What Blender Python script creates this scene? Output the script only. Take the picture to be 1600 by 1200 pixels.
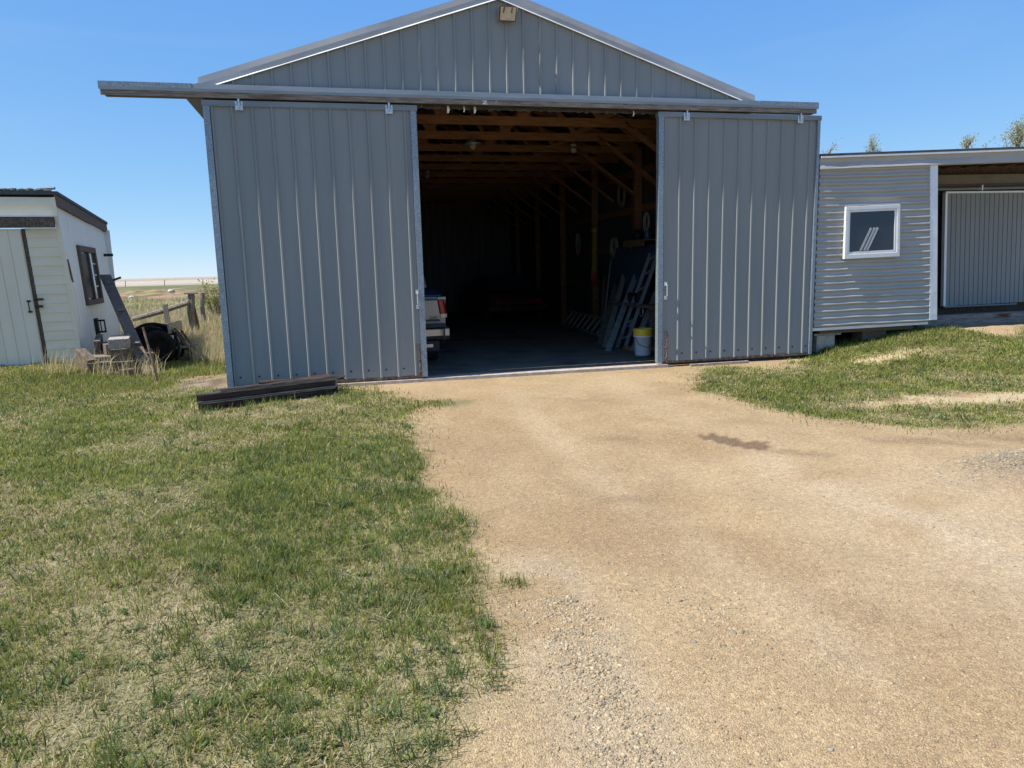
import bpy, math, random
import numpy as np
from mathutils import Vector, Matrix
random.seed(7); rng = np.random.default_rng(11)
for o in list(bpy.data.objects): bpy.data.objects.remove(o)
SC = bpy.context.scene; COL = SC.collection

# ------------------------------------------------------------------ camera
cd = bpy.data.cameras.new('camera'); cam = bpy.data.objects.new('camera', cd); COL.objects.link(cam)
CR = Vector((0.97221385, -0.23269268, -0.02558025)); CU = Vector((0.06123686, 0.14733063, 0.98718982)); CF = Vector((0.22594309, 0.96132606, -0.15748625))
CP = Vector((1.43, -9.62, 1.411))
cam.matrix_world = Matrix(((CR.x, CU.x, -CF.x, CP.x), (CR.y, CU.y, -CF.y, CP.y), (CR.z, CU.z, -CF.z, CP.z), (0, 0, 0, 1)))
cd.sensor_width = 36; cd.lens = 1129.7/1600*36; cd.clip_start = .05; cd.clip_end = 9000
SC.camera = cam
# ------------------------------------------------------------------ sky, sun, exposure
EL, FRONT = math.radians(55), math.radians(4.5)        # sun from the left, just in front of the barn's front plane
SV = Vector((-math.cos(FRONT)*math.cos(EL), -math.sin(FRONT)*math.cos(EL), math.sin(EL)))
w = bpy.data.worlds.new('World'); SC.world = w; w.use_nodes = True
nt = w.node_tree; bg = nt.nodes['Background']; sk = nt.nodes.new('ShaderNodeTexSky'); sk.sky_type = 'NISHITA'
sk.sun_disc = False; sk.sun_elevation = EL; sk.sun_rotation = math.atan2(SV.x, SV.y); sk.altitude = 500; sk.air_density = .6; sk.dust_density = 0.; sk.ozone_density = 3.0
sx = nt.nodes.new('ShaderNodeSeparateColor'); cx = nt.nodes.new('ShaderNodeCombineColor'); nt.links.new(sk.outputs[0], sx.inputs[0])
for i, (g, k) in enumerate(((.75, .98), (.50, 1.76), (.16, 4.0))):      # tone the sky: less glare at the horizon, deeper blue above
    pw = nt.nodes.new('ShaderNodeMath'); pw.operation = 'POWER'; pw.inputs[1].default_value = g; ml = nt.nodes.new('ShaderNodeMath'); ml.operation = 'MULTIPLY'; ml.inputs[1].default_value = k
    nt.links.new(sx.outputs[i], pw.inputs[0]); nt.links.new(pw.outputs[0], ml.inputs[0]); nt.links.new(ml.outputs[0], cx.inputs[i])
tcw = nt.nodes.new('ShaderNodeTexCoord'); mpw = nt.nodes.new('ShaderNodeMapping'); mpw.inputs['Scale'].default_value = (1.1, 2.2, 9); mpw.inputs['Rotation'].default_value = (0, .12, .5); nt.links.new(tcw.outputs['Generated'], mpw.inputs[0])
nzw = nt.nodes.new('ShaderNodeTexNoise'); nzw.inputs['Scale'].default_value = 1.6; nzw.inputs['Detail'].default_value = 7; nzw.inputs['Distortion'].default_value = .6; nt.links.new(mpw.outputs[0], nzw.inputs['Vector'])
rw = nt.nodes.new('ShaderNodeValToRGB'); rw.color_ramp.elements[0].position = .50; rw.color_ramp.elements[1].position = .80; rw.color_ramp.elements[1].color = (.09, .09, .09, 1); nt.links.new(nzw.outputs['Fac'], rw.inputs[0])
mw = nt.nodes.new('ShaderNodeMix'); mw.data_type = 'RGBA'; nt.links.new(rw.outputs[0], mw.inputs['Factor']); nt.links.new(cx.outputs[0], mw.inputs[6]); mw.inputs[7].default_value = (3.6, 4.4, 5.2, 1); nt.links.new(mw.outputs[2], bg.inputs[0])
bg.inputs[1].default_value = .10
sd = bpy.data.lights.new('sun', 'SUN'); sd.energy = 4.2; sd.angle = math.radians(.5); sd.color = (1, .95, .87)
sun = bpy.data.objects.new('sun', sd); COL.objects.link(sun); sun.rotation_euler = SV.to_track_quat('Z', 'Y').to_euler(); sun.location = (-30, -5, 40)
SC.view_settings.view_transform = 'Standard'; SC.view_settings.look = 'None'; SC.view_settings.gamma = 1; SC.view_settings.exposure = 0.84
SC.render.engine = 'CYCLES'

# ------------------------------------------------------------------ helpers: materials
MATS = {}
def mat(name, c1, c2=None, scale=6, rough=.6, metal=0., bump=0., stretch=(1, 1, 1), detail=5, spec=.5, edge=(.35, .65), c3=None, s3=40, f3=(.6, .7), bscale=None, bdist=.01):
    m = bpy.data.materials.new(name); m.use_nodes = True; t = m.node_tree; L = t.links; b = t.nodes['Principled BSDF']
    b.inputs['Roughness'].default_value = rough; b.inputs['Metallic'].default_value = metal; b.inputs['Specular IOR Level'].default_value = spec
    b.inputs['Base Color'].default_value = (*c1, 1)
    tc = t.nodes.new('ShaderNodeTexCoord'); mp = t.nodes.new('ShaderNodeMapping'); mp.inputs['Scale'].default_value = stretch; L.new(tc.outputs['Object'], mp.inputs[0])
    out = None
    if c2 is not None:
        n = t.nodes.new('ShaderNodeTexNoise'); n.inputs['Scale'].default_value = scale; n.inputs['Detail'].default_value = detail; L.new(mp.outputs[0], n.inputs['Vector'])
        r = t.nodes.new('ShaderNodeValToRGB'); r.color_ramp.elements[0].position = edge[0]; r.color_ramp.elements[1].position = edge[1]
        r.color_ramp.elements[0].color = (*c1, 1); r.color_ramp.elements[1].color = (*c2, 1); L.new(n.outputs['Fac'], r.inputs[0]); out = r.outputs[0]
    if c3 is not None:
        n3 = t.nodes.new('ShaderNodeTexNoise'); n3.inputs['Scale'].default_value = s3; n3.inputs['Detail'].default_value = 4; L.new(mp.outputs[0], n3.inputs['Vector'])
        r3 = t.nodes.new('ShaderNodeValToRGB'); r3.color_ramp.elements[0].position = f3[0]; r3.color_ramp.elements[1].position = f3[1]; L.new(n3.outputs['Fac'], r3.inputs[0])
        mx = t.nodes.new('ShaderNodeMix'); mx.data_type = 'RGBA'; L.new(r3.outputs[0], mx.inputs['Factor']); L.new(out, mx.inputs[6]); mx.inputs[7].default_value = (*c3, 1); out = mx.outputs[2]
    if out is not None: L.new(out, b.inputs['Base Color'])
    if bump:
        nb = t.nodes.new('ShaderNodeTexNoise'); nb.inputs['Scale'].default_value = bscale or scale*4; nb.inputs['Detail'].default_value = 5; L.new(mp.outputs[0], nb.inputs['Vector'])
        bp = t.nodes.new('ShaderNodeBump'); bp.inputs['Strength'].default_value = bump; bp.inputs['Distance'].default_value = bdist; L.new(nb.outputs['Fac'], bp.inputs['Height']); L.new(bp.outputs[0], b.inputs['Normal'])
    MATS[name] = m; return m
def galv_mat(name, c1, c2, scale, rough=.38, metal=.55):
    m = bpy.data.materials.new(name); m.use_nodes = True; t = m.node_tree; L = t.links; b = t.nodes['Principled BSDF']
    b.inputs['Roughness'].default_value = rough; b.inputs['Metallic'].default_value = metal
    tc = t.nodes.new('ShaderNodeTexCoord'); v = t.nodes.new('ShaderNodeTexVoronoi'); v.inputs['Scale'].default_value = scale; L.new(tc.outputs['Object'], v.inputs['Vector'])
    sx = t.nodes.new('ShaderNodeSeparateColor'); L.new(v.outputs['Color'], sx.inputs[0])
    r = t.nodes.new('ShaderNodeValToRGB'); r.color_ramp.elements[0].color = (*c1, 1); r.color_ramp.elements[1].color = (*c2, 1); L.new(sx.outputs[0], r.inputs[0]); L.new(r.outputs[0], b.inputs['Base Color'])
    return m
def attr_mat(name, rough=.8, transl=0., spec=.2):
    m = bpy.data.materials.new(name); m.use_nodes = True; t = m.node_tree; L = t.links; b = t.nodes['Principled BSDF']
    b.inputs['Roughness'].default_value = rough; b.inputs['Specular IOR Level'].default_value = spec
    a = t.nodes.new('ShaderNodeAttribute'); a.attribute_name = 'col'; L.new(a.outputs['Color'], b.inputs['Base Color'])
    if transl:
        tr = t.nodes.new('ShaderNodeBsdfTranslucent'); L.new(a.outputs['Color'], tr.inputs[0]); mx = t.nodes.new('ShaderNodeMixShader'); mx.inputs[0].default_value = transl
        L.new(b.outputs[0], mx.inputs[1]); L.new(tr.outputs[0], mx.inputs[2]); L.new(mx.outputs[0], t.nodes['Material Output'].inputs[0])
    return m
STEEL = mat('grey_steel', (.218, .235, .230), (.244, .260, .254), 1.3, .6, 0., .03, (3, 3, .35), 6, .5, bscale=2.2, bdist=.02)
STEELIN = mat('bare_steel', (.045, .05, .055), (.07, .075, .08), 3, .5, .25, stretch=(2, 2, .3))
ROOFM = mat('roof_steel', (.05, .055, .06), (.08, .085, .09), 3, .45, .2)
TRIM = mat('pale_trim', (.34, .345, .35), (.40, .40, .40), 2, .4, .0)
LIP = mat('white_lip', (.72, .72, .70), (.8, .8, .78), 8, .45)
PLANK = mat('weathered_plank', (.105, .077, .054), (.20, .158, .117), 7, .9, 0, .5, (6, .8, 6), bscale=40)
MATTEB = mat('dull_black', (.014, .013, .012), (.028, .026, .024), 12, .95, spec=.1)
GALV = galv_mat('galvanised', (.15, .19, .22), (.34, .40, .45), 120, .5, .35)
GALVP = mat('galvanised_plain', (.17, .20, .225), (.23, .26, .285), 5, .5, .2, stretch=(.4, 3, 3))
ZINC = mat('zinc', (.45, .48, .5), (.65, .68, .7), 60, .35, .6)
RUST = mat('rusty_edge', (.10, .045, .022), (.22, .17, .13), 14, .8, .1, .3, c3=(.30, .12, .04), s3=35)
WOODG = mat('weathered_board', (.15, .125, .105), (.30, .265, .23), 9, .85, 0, .5, (.7, 6, 6), c3=(.10, .035, .022), s3=1.2, f3=(.60, .66), bscale=40)
WOOD = mat('framing_lumber', (.13, .062, .027), (.20, .10, .043), 5, .75, 0, .2, (1, 6, 6), c3=(.10, .05, .025), s3=9, f3=(.66, .72))
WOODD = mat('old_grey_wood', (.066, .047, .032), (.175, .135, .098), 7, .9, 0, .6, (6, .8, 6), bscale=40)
WOODZ = mat('grey_post_wood', (.12, .105, .08), (.30, .265, .205), 6, .9, 0, .6, (7, 7, .7), bscale=40)
WOODP = mat('pale_timber', (.24, .205, .16), (.40, .36, .30), 7, .9, 0, .5, (6, .8, 6), bscale=40)
WOODB = mat('brown_board', (.10, .062, .045), (.19, .135, .105), 8, .85, 0, .4, (6, 1, 6), c3=(.045, .035, .03), s3=8)
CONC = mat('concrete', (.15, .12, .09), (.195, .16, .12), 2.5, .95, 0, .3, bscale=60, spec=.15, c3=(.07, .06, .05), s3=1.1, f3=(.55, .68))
BLOCK = mat('concrete_block', (.36, .30, .24), (.48, .41, .34), 12, .9, 0, .6, bscale=70)
BLACK = mat('black_iron', (.012, .012, .013), (.03, .03, .032), 20, .55, .2)
EDGEM = mat('lit_edge', (.34, .29, .23), (.13, .095, .07), 5, .6, .3, stretch=(1, 8, 8))  # bare metal kept pale for the light painted on channel edges
DARKM = mat('dark_steel', (.055, .037, .027), (.115, .082, .062), 4, .5, .35, .3, (.8, 5, 5), c3=(.11, .038, .026), s3=2.2, f3=(.56, .66))
SIDE = mat('metal_siding', (.36, .345, .315), (.42, .405, .375), 2.2, .5, .0, .25, (.5, 2, 2), bscale=5, bdist=.03)
SIDEW = mat('white_metal', (.70, .72, .74), (.78, .79, .80), 4, .35, .15, .3, (1, 1, 1), bscale=7, bdist=.02)
CREAMH = mat('olive_siding', (.15, .14, .11), (.20, .185, .15), 3, .6)
VINYL = mat('white_vinyl', (.74, .74, .72), (.80, .80, .78), 10, .4)
CREAM = mat('cream_siding', (.74, .64, .46), (.79, .70, .52), 3, .55, 0, .05, (.6, 2, 2))
CREAMD = mat('cream_door', (.72, .64, .50), (.77, .69, .55), 2, .55, 0, .05, (2, 2, .5))
PALE = mat('pale_wall', (.78, .78, .73), (.84, .84, .79), 2, .55, 0, .05, (2, 2, .5), c3=(.66, .63, .55), s3=2.4, f3=(.62, .75))
SHING = mat('roof_felt', (.05, .055, .06), (.09, .095, .10), 30, .8, 0, .3)
def glass(name, col, rough=.03):
    m = mat(name, col, None, rough=rough, spec=.35); return m
PANE = glass('dark_glass', (.028, .042, .062)); PANEB = glass('pale_glass', (.10, .12, .13), .08)
SILVER = mat('silver_paint', (.24, .235, .225), (.28, .275, .265), 3, .35, .4); CHROME = mat('chrome', (.32, .315, .30), None, rough=.3, metal=.9)
RUBBER = mat('rubber', (.014, .014, .015), (.03, .03, .03), 30, .8); REDL = mat('red_lens', (.24, .012, .014), None, rough=.15); AMBER = mat('clear_lens', (.6, .48, .34), None, rough=.2)
NAVY = mat('navy_vinyl', (.015, .022, .05), (.03, .04, .075), 5, .5); BLUEP = mat('blue_panel', (.022, .042, .075), (.03, .055, .095), 3, .6); BLUEB = mat('blue_plastic', (.03, .09, .14), (.04, .11, .17), 5, .4)
WHITEP = mat('white_plastic', (.62, .66, .72), (.70, .73, .78), 6, .4); YELL = mat('yellow_plastic', (.62, .45, .035), (.70, .52, .05), 6, .45)
ROPE = mat('tan_rope', (.15, .12, .075), (.22, .18, .12), 40, .9); CABLE = mat('white_cable', (.20, .19, .175), (.29, .28, .26), 20, .6); YSTRAP = mat('yellow_strap', (.40, .34, .04), (.5, .42, .06), 12, .8)
ALU = mat('aluminium', (.38, .40, .42), (.52, .54, .56), 10, .35, .6); ORANGE = mat('orange_board', (.42, .16, .04), (.5, .2, .06), 6, .7); REDCL = mat('red_cloth', (.30, .03, .025), (.4, .05, .04), 8, .9)
LAMPG = mat('lamp_beige', (.42, .37, .28), (.55, .49, .38), 9, .5, 0, .2); STONE = mat('field_stone', (.38, .36, .32), (.52, .50, .46), 5, .9, 0, .5); BARK = mat('bark', (.14, .125, .11), (.27, .25, .22), 8, .9)
CARP = mat('dark_red_paint', (.035, .008, .010), (.05, .012, .014), 3, .3)

# ------------------------------------------------------------------ helpers: meshes
class MB:
    def __init__(s): s.v = []; s.f = []
    def add(s, vs, fs):
        n = len(s.v); s.v += [tuple(p) for p in vs]; s.f += [tuple(i+n for i in f) for f in fs]; return s
    def box(s, x0, x1, y0, y1, z0, z1):
        return s.add([(x0,y0,z0),(x1,y0,z0),(x1,y1,z0),(x0,y1,z0),(x0,y0,z1),(x1,y0,z1),(x1,y1,z1),(x0,y1,z1)], [(0,3,2,1),(4,5,6,7),(0,1,5,4),(1,2,6,5),(2,3,7,6),(3,0,4,7)])
    def beam(s, p, q, wd, ht, up=(0, 0, 1), ext=0.):
        p, q, up = Vector(p), Vector(q), Vector(up); d = (q-p).normalized(); a = d.cross(up)
        if a.length < 1e-4: a = d.cross(Vector((0, 1, 0)))
        a.normalize(); b = a.cross(d); a *= wd/2; b *= ht/2; p = p-d*ext; q = q+d*ext
        return s.add([p-a-b, p+a-b, p+a+b, p-a+b, q-a-b, q+a-b, q+a+b, q-a+b], [(0,1,2,3),(7,6,5,4),(4,5,1,0),(5,6,2,1),(6,7,3,2),(7,4,0,3)])
    def tube(s, pts, r, n=8, closed=False):
        pts = [Vector(p) for p in pts]; m = len(pts); rs = r if isinstance(r, (list, tuple)) else [r]*m; base = len(s.v); prev = None
        for i, p in enumerate(pts):
            if closed: d = pts[(i+1) % m]-pts[i-1]
            else: d = pts[min(i+1, m-1)]-pts[max(i-1, 0)]
            d.normalize()
            if prev is None: a = d.orthogonal().normalized()
            else: a = prev-d*prev.dot(d); a = a.normalized() if a.length > 1e-5 else d.orthogonal().normalized()
            prev = a; b = d.cross(a)
            for k in range(n):
                t = 2*math.pi*k/n; s.v.append(tuple(p+(a*math.cos(t)+b*math.sin(t))*rs[i]))
        for i in range(m if closed else m-1):
            j = (i+1) % m
            for k in range(n): s.f.append((base+i*n+k, base+i*n+(k+1) % n, base+j*n+(k+1) % n, base+j*n+k))
        if not closed: s.f.append(tuple(base+k for k in reversed(range(n)))); s.f.append(tuple(base+(m-1)*n+k for k in range(n)))
        return s
    def lathe(s, prof, cx=0, cy=0, n=24, axis='z'):
        base = len(s.v); m = len(prof)
        for r, z in prof:
            for k in range(n):
                t = 2*math.pi*k/n; x, y = r*math.cos(t), r*math.sin(t)
                s.v.append((cx+x, cy+y, z) if axis == 'z' else (z, cx+x, cy+y))
        for i in range(m-1):
            for k in range(n): s.f.append((base+i*n+k, base+i*n+(k+1) % n, base+(i+1)*n+(k+1) % n, base+(i+1)*n+k))
        if prof[0][0] > 1e-6: s.f.append(tuple(base+k for k in reversed(range(n))))
        if prof[-1][0] > 1e-6: s.f.append(tuple(base+(m-1)*n+k for k in range(n)))
        return s
    def prism(s, poly, a0, a1, axis='x'):
        n = len(poly); P = {'x': lambda a, p: (a, p[0], p[1]), 'y': lambda a, p: (p[0], a, p[1]), 'z': lambda a, p: (p[0], p[1], a)}[axis]
        return s.add([P(a0, p) for p in poly]+[P(a1, p) for p in poly], [tuple(range(n)), tuple(reversed(range(n, 2*n)))]+[(i, i+n, (i+1) % n+n, (i+1) % n) for i in range(n)])
    def sheet(s, prof, rows, P, th):
        # prof: list of (u, d); rows: list of v; P(u, v, d) -> point; closed with a back at depth th
        nu, nv = len(prof), len(rows); F = [P(u, v, d) for v in rows for u, d in prof]; B = [P(u, v, -th) for v in rows for u, d in prof]; N = nu*nv; fs = []
        I = lambda i, j: j*nu+i
        for j in range(nv-1):
            for i in range(nu-1):
                fs.append((I(i, j), I(i+1, j), I(i+1, j+1), I(i, j+1))); fs.append((N+I(i, j), N+I(i, j+1), N+I(i+1, j+1), N+I(i+1, j)))
        for i in range(nu-1):
            fs.append((I(i, 0), N+I(i, 0), N+I(i+1, 0), I(i+1, 0))); fs.append((I(i, nv-1), I(i+1, nv-1), N+I(i+1, nv-1), N+I(i, nv-1)))
        for j in range(nv-1):
            fs.append((I(0, j), I(0, j+1), N+I(0, j+1), N+I(0, j))); fs.append((I(nu-1, j), N+I(nu-1, j), N+I(nu-1, j+1), I(nu-1, j+1)))
        return s.add(F+B, fs)
    def blob(s, c, r, seed=0, n=10, amp=.15):
        rr = random.Random(seed); ph = [rr.uniform(0, 6.3) for _ in range(6)]; base = len(s.v); c = Vector(c); r = r if isinstance(r, (tuple, list)) else (r, r, r)
        for i in range(n+1):
            for k in range(2*n):
                th, f = math.pi*i/n, math.pi*k/n; g = 1+amp*(math.sin(3*f+ph[0])*math.sin(2*th+ph[1])+.6*math.sin(5*f+ph[2]+3*th)+.4*math.sin(7*th+ph[3]))
                s.v.append((c.x+r[0]*g*math.sin(th)*math.cos(f), c.y+r[1]*g*math.sin(th)*math.sin(f), c.z+r[2]*g*math.cos(th)))
        for i in range(n):
            for k in range(2*n): s.f.append((base+i*2*n+k, base+(i+1)*2*n+k, base+(i+1)*2*n+(k+1) % (2*n), base+i*2*n+(k+1) % (2*n)))
        return s
    def map(s, fn): s.v = [tuple(fn(*p)) for p in s.v]; return s
    def build(s, name, m, parent=None, bevel=0, smooth=False, norm=True):
        me = bpy.data.meshes.new(name); me.from_pydata(s.v, [], s.f); me.materials.append(m)
        if norm:
            import bmesh
            b = bmesh.new(); b.from_mesh(me); bmesh.ops.remove_doubles(b, verts=b.verts, dist=1e-6) if smooth else None; bmesh.ops.recalc_face_normals(b, faces=b.faces); b.to_mesh(me); b.free()
        o = bpy.data.objects.new(name, me); COL.objects.link(o)
        if parent: o.parent = parent
        if smooth:
            for p in me.polygons: p.use_smooth = True
        if bevel:
            md = o.modifiers.new('bevel', 'BEVEL'); md.width = bevel; md.segments = 2; md.limit_method = 'ANGLE'; md.angle_limit = .6
        return o
def tag(o, label, cat, group=None):
    o['label'] = label; o['category'] = cat
    if group: o['group'] = group
    return o
def thing(name, label, cat, loc=(0, 0, 0), rz=0, group=None):
    o = bpy.data.objects.new(name, None); COL.objects.link(o); o.location = loc; o.rotation_euler = (0, 0, rz); o.empty_display_size = .2
    return tag(o, label, cat, group)
def copy_tree(o, parent=None):
    c = o.copy(); COL.objects.link(c); c.parent = parent
    for ch in list(o.children): copy_tree(ch, c)
    return c
def bulk(name, V, F4=None, F3=None, m=None, col=None, smooth=False):
    # fast numpy mesh (stuff): V (n,3), quads, tris, per-vertex colour
    me = bpy.data.meshes.new(name); n4 = 0 if F4 is None else len(F4); n3 = 0 if F3 is None else len(F3)
    me.vertices.add(len(V)); me.vertices.foreach_set('co', np.asarray(V, np.float32).ravel())
    me.loops.add(n4*4+n3*3); me.polygons.add(n4+n3)
    li = np.concatenate([np.asarray(F4).ravel() if n4 else np.zeros(0, int), np.asarray(F3).ravel() if n3 else np.zeros(0, int)]).astype(np.int32)
    me.loops.foreach_set('vertex_index', li)
    st = np.concatenate([np.arange(n4)*4, n4*4+np.arange(n3)*3]).astype(np.int32); me.polygons.foreach_set('loop_start', st)
    if smooth: me.polygons.foreach_set('use_smooth', np.ones(n4+n3, bool))
    me.update(calc_edges=True)
    if col is not None:
        a = me.color_attributes.new('col', 'FLOAT_COLOR', 'POINT'); a.data.foreach_set('color', np.concatenate([col, np.ones((len(col), 1))], 1).astype(np.float32).ravel())
    me.materials.append(m); o = bpy.data.objects.new(name, me); COL.objects.link(o); return o

# ------------------------------------------------------------------ ground
def S(a, b, x):
    t = np.clip((x-a)/(b-a), 0, 1); return t*t*(3-2*t)
def hsh(i, j, s):
    n = (i.astype(np.int64)*374761393+j.astype(np.int64)*668265263+s*1442695041) & 0x7fffffff
    n = ((n ^ (n >> 13))*1274126177) & 0x7fffffff
    return ((n ^ (n >> 16)) & 0xffff)/65535.
def vn(x, y, s=0):
    xi, yi = np.floor(x), np.floor(y); fx, fy = x-xi, y-yi; fx = fx*fx*(3-2*fx); fy = fy*fy*(3-2*fy); i, j = xi.astype(np.int64), yi.astype(np.int64)
    return (hsh(i, j, s)*(1-fx)+hsh(i+1, j, s)*fx)*(1-fy)+(hsh(i, j+1, s)*(1-fx)+hsh(i+1, j+1, s)*fx)*fy
def fbm(x, y, f, s=0, o=4):
    x, y = np.asarray(x, float), np.asarray(y, float); r = 0; a = 1; t = 0
    for k in range(o): r = r+a*vn(x*f, y*f, s+k*17); t += a; a *= .55; f *= 2.05
    return r/t
def ell(x, y, cx, cy, a, b, rot=0):
    c, s = math.cos(rot), math.sin(rot); u, v = (x-cx)*c+(y-cy)*s, -(x-cx)*s+(y-cy)*c; return np.hypot(u/a, v/b)
def hg(X, Y):
    X, Y = np.asarray(X, float), np.asarray(Y, float)
    z = -0.05-0.10*S(0, 10, -Y)+0.20*S(-1.2, -3.0, X)*S(0.2, 3, Y)+0.25*S(8.3, 10.8, X)*S(-3, 0, Y)+.09*S(8.36, 8.8, X)*S(-.6, .1, Y)
    out = 1-S(.6, -.6, Y)*0; inb = (X > -.3) & (X < 8.5) & (Y > -1.0) & (Y < 16)
    d = np.hypot(X, Y)
    n = (fbm(X, Y, .55, 3)-.5)*.07+(fbm(X, Y, 2.6, 8, 3)-.5)*.035
    z = z+np.where(inb, n*.25, n)
    z = z+.07*np.exp(-ell(X, Y, 6.15, -5.45, .55, .22, .25)**2*1.2)
    z = z+S(22, 40, Y)*S(75, 50, Y)*(.12+.5*(fbm(X, Y, .35, 21)-.3)+.45*(fbm(X, Y, 1.1, 23, 3)-.5))*S(8, -4, X)
    return z
def hz(x, y): return float(hg(np.array([x]), np.array([y]))[0])
EDGE = np.array([(-14,1.0),(-8.6,1.45),(-7.69,1.62),(-7.58,1.76),(-7.34,1.85),(-7.22,1.96),(-7.0,2.03),(-6.6,2.02),(-6.2,2.05),(-5.5,2.14),(-4.66,1.97),(-3.9,2.03),(-3.31,1.90),(-2.55,2.06),(-1.76,2.2),(-.66,1.9),(-.35,1.5),(0.02,1.35),(.1,-.15),(.6,-.25),(1.0,-.7),(1.9,-.8),(2.3,-.25),(16,-.1)])
RP = [(6.33,-.32),(5.9,-1.2),(5.72,-1.9),(5.68,-3.18),(5.93,-3.76),(6.5,-4.35),(7.39,-4.5),(10,-4.9),(15,-5.2),(15,-.2),(12.4,-.1),(11.3,-.6),(10.9,.0),(10.6,.35),(8.4,.6),(8.4,-.22),(7.3,-.75)]
def pip(x, y, poly):
    r = np.zeros(len(x), bool); n = len(poly)
    for i in range(n):
        (x1, y1), (x2, y2) = poly[i], poly[(i+1) % n]
        if y1 == y2: continue
        r ^= ((y1 > y) != (y2 > y)) & (x < (x2-x1)*(y-y1)/(y2-y1)+x1)
    return r
def grassmask(x, y):
    nr = .45+.55*S(-6, -2, y); px = x+((fbm(x, y, 2.2, 31)-.5)*.5+(fbm(x, y, 9, 33, 2)-.5)*.24)*nr+.03; py = y+((fbm(x, y, 2.2, 41)-.5)*.5+(fbm(x, y, 9, 43, 2)-.5)*.24)*nr
    left = (px < np.interp(py, EDGE[:, 0], EDGE[:, 1])) & (y < 200)
    right = pip(px, py, RP)
    tuft = (ell(px, py, 2.42, -1.75, .36, .17) < 1) | (ell(px, py, 2.0, -7.2, .10, .04) < 1) | (ell(px, py, 2.14, -6.3, .10, .04) < 1)
    bare = (ell(px, py, 9.25, -.75, .7, .28, .1) < 1) | (ell(px, py, 8.1, -3.45, 1.5, .35, -.1) < 1) | (ell(px, py, 7.4, -.75, .9, .18, .15) < 1) | (ell(px, py, -.5, .95, .5, .75) < .9)
    m = (left | right | tuft) & ~bare
    return m & ~((x > -.02) & (x < 7.4) & (y > -.02) & (y < 15))
def axis_pts(a, b, st, lo, hi, g=1.28):
    fine = list(np.arange(a, b, st)); x = b; d = st; up = []
    while x < hi: up.append(x); d *= g; x += d
    up.append(hi); x = a; d = st; dn = []
    while x > lo: d *= g; x -= d; dn.append(max(x, lo))
    return np.array(dn[::-1]+fine+up)
gx = axis_pts(-6.5, 13.5, .06, -4500, 4500, 1.16); gy = axis_pts(-9.4, 6.5, .06, -400, 6000, 1.07)
gx = np.concatenate([gx[gx < -26], np.arange(-26, -6.6, .28), gx[gx >= -6.5]]); gy = np.concatenate([gy[gy < 6.5], np.arange(6.5, 72, .33), gy[gy > 72.2]])
GX, GY = np.meshgrid(gx, gy); x, y = GX.ravel(), GY.ravel(); z = hg(x, y)
gm = grassmask(x, y).astype(float)
# soften the mask a little
G2 = gm.reshape(GX.shape); 
for _ in range(5): G2 = (G2+np.roll(G2, 1, 0)+np.roll(G2, -1, 0)+np.roll(G2, 1, 1)+np.roll(G2, -1, 1))/5
gm = np.maximum(G2.ravel()*.0+G2.ravel(), 0)[:, None]
def c3(*a): return np.array(a)[None, :]
def mixc(a, b, t): return a*(1-t)+b*t
n1 = fbm(x, y, .7, 51)[:, None]; n2 = fbm(x, y, 3.1, 61)[:, None]; n3 = fbm(x, y, 1.4, 71)[:, None]
dirt = mixc(c3(.300, .208, .112), c3(.372, .271, .153), S(.3, .7, .55*n1+.45*n2))
# tyre-worn paler tracks along the drive and damp stains
wear = np.exp(-((x-(4.7+.10*(y+8)))/.9)**2)*S(-3, -6.5, y)+.55*(np.exp(-((x-(3.15+.06*(y+8)+.25*np.sin(y*.5)))/.16)**2)+np.exp(-((x-(4.55+.06*(y+8)+.25*np.sin(y*.5)))/.17)**2))*S(-8.5, -7, y)
ruts = S(.45, .75, fbm(x*1.0, y*.45, 1.3, 58, 3))[:, None]; dirt = mixc(dirt, c3(.235, .155, .085), ruts*.18*S(-1.5, -3, y)[:, None])
dirt = mixc(dirt, c3(.44, .345, .225), (wear[:, None]*.55*S(.3, .6, n3)))
dirt = mixc(dirt, c3(.39, .29, .17), (np.exp(-((y+.9)/1.0)**2)*.4)[:, None])
st = (ell(x+(fbm(x, y, 6, 5)-.5)*.3, y+(fbm(x, y, 6, 6)-.5)*.3, 4.62, -4.28, .34, .13, -.95) < 1).astype(float)*.75
for cx, cy, a, b, k in [(4.95, -4.75, .25, .1, .35), (3.2, -5.3, .3, .09, .3), (6.1, -4.7, .6, .12, .4), (3.7, -3.9, .28, .1, .3), (7.0, -5.0, .7, .15, .45), (3.9, -2.0, .5, .08, .15)]:
    st = np.maximum(st, np.clip(1.4-ell(x+(fbm(x, y, 5, 9)-.5)*.3, y+(fbm(x, y, 5, 10)-.5)*.3, cx, cy, a, b, -.6), 0, 1)*k)
dirt = mixc(dirt, c3(.10, .066, .042), st[:, None])
grv = np.clip(1.6-np.hypot((x-np.interp(y, [-9, -7.6, -6.9, -6.2], [2.18, 2.24, 2.31, 2.34]))/.2, np.where(y > -6.4, (y+6.4)/.35, 0)), 0, 1)[:, None]*S(.3, .55, n2)
dirt = mixc(dirt, c3(.33, .275, .20), grv*.35); dirt = mixc(dirt, c3(.20, .17, .13), (np.exp(-ell(x, y, 6.15, -5.45, .6, .25, .25)**2)*.55)[:, None])
bpch = np.clip(1.5-ell(x, y, -.5, .95, .6, .85), 0, 1)[:, None]; dirt = mixc(dirt, mixc(c3(.13, .10, .065), c3(.25, .20, .14), S(.35, .65, fbm(x, y, 7, 64, 3))[:, None]), bpch)
thatch = mixc(c3(.17, .137, .072), c3(.32, .265, .155), S(.3, .7, n2))
thatch = mixc(thatch, c3(.09, .105, .038), S(.35, .65, n3)*.6)
colr = mixc(dirt, thatch, gm)
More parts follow.
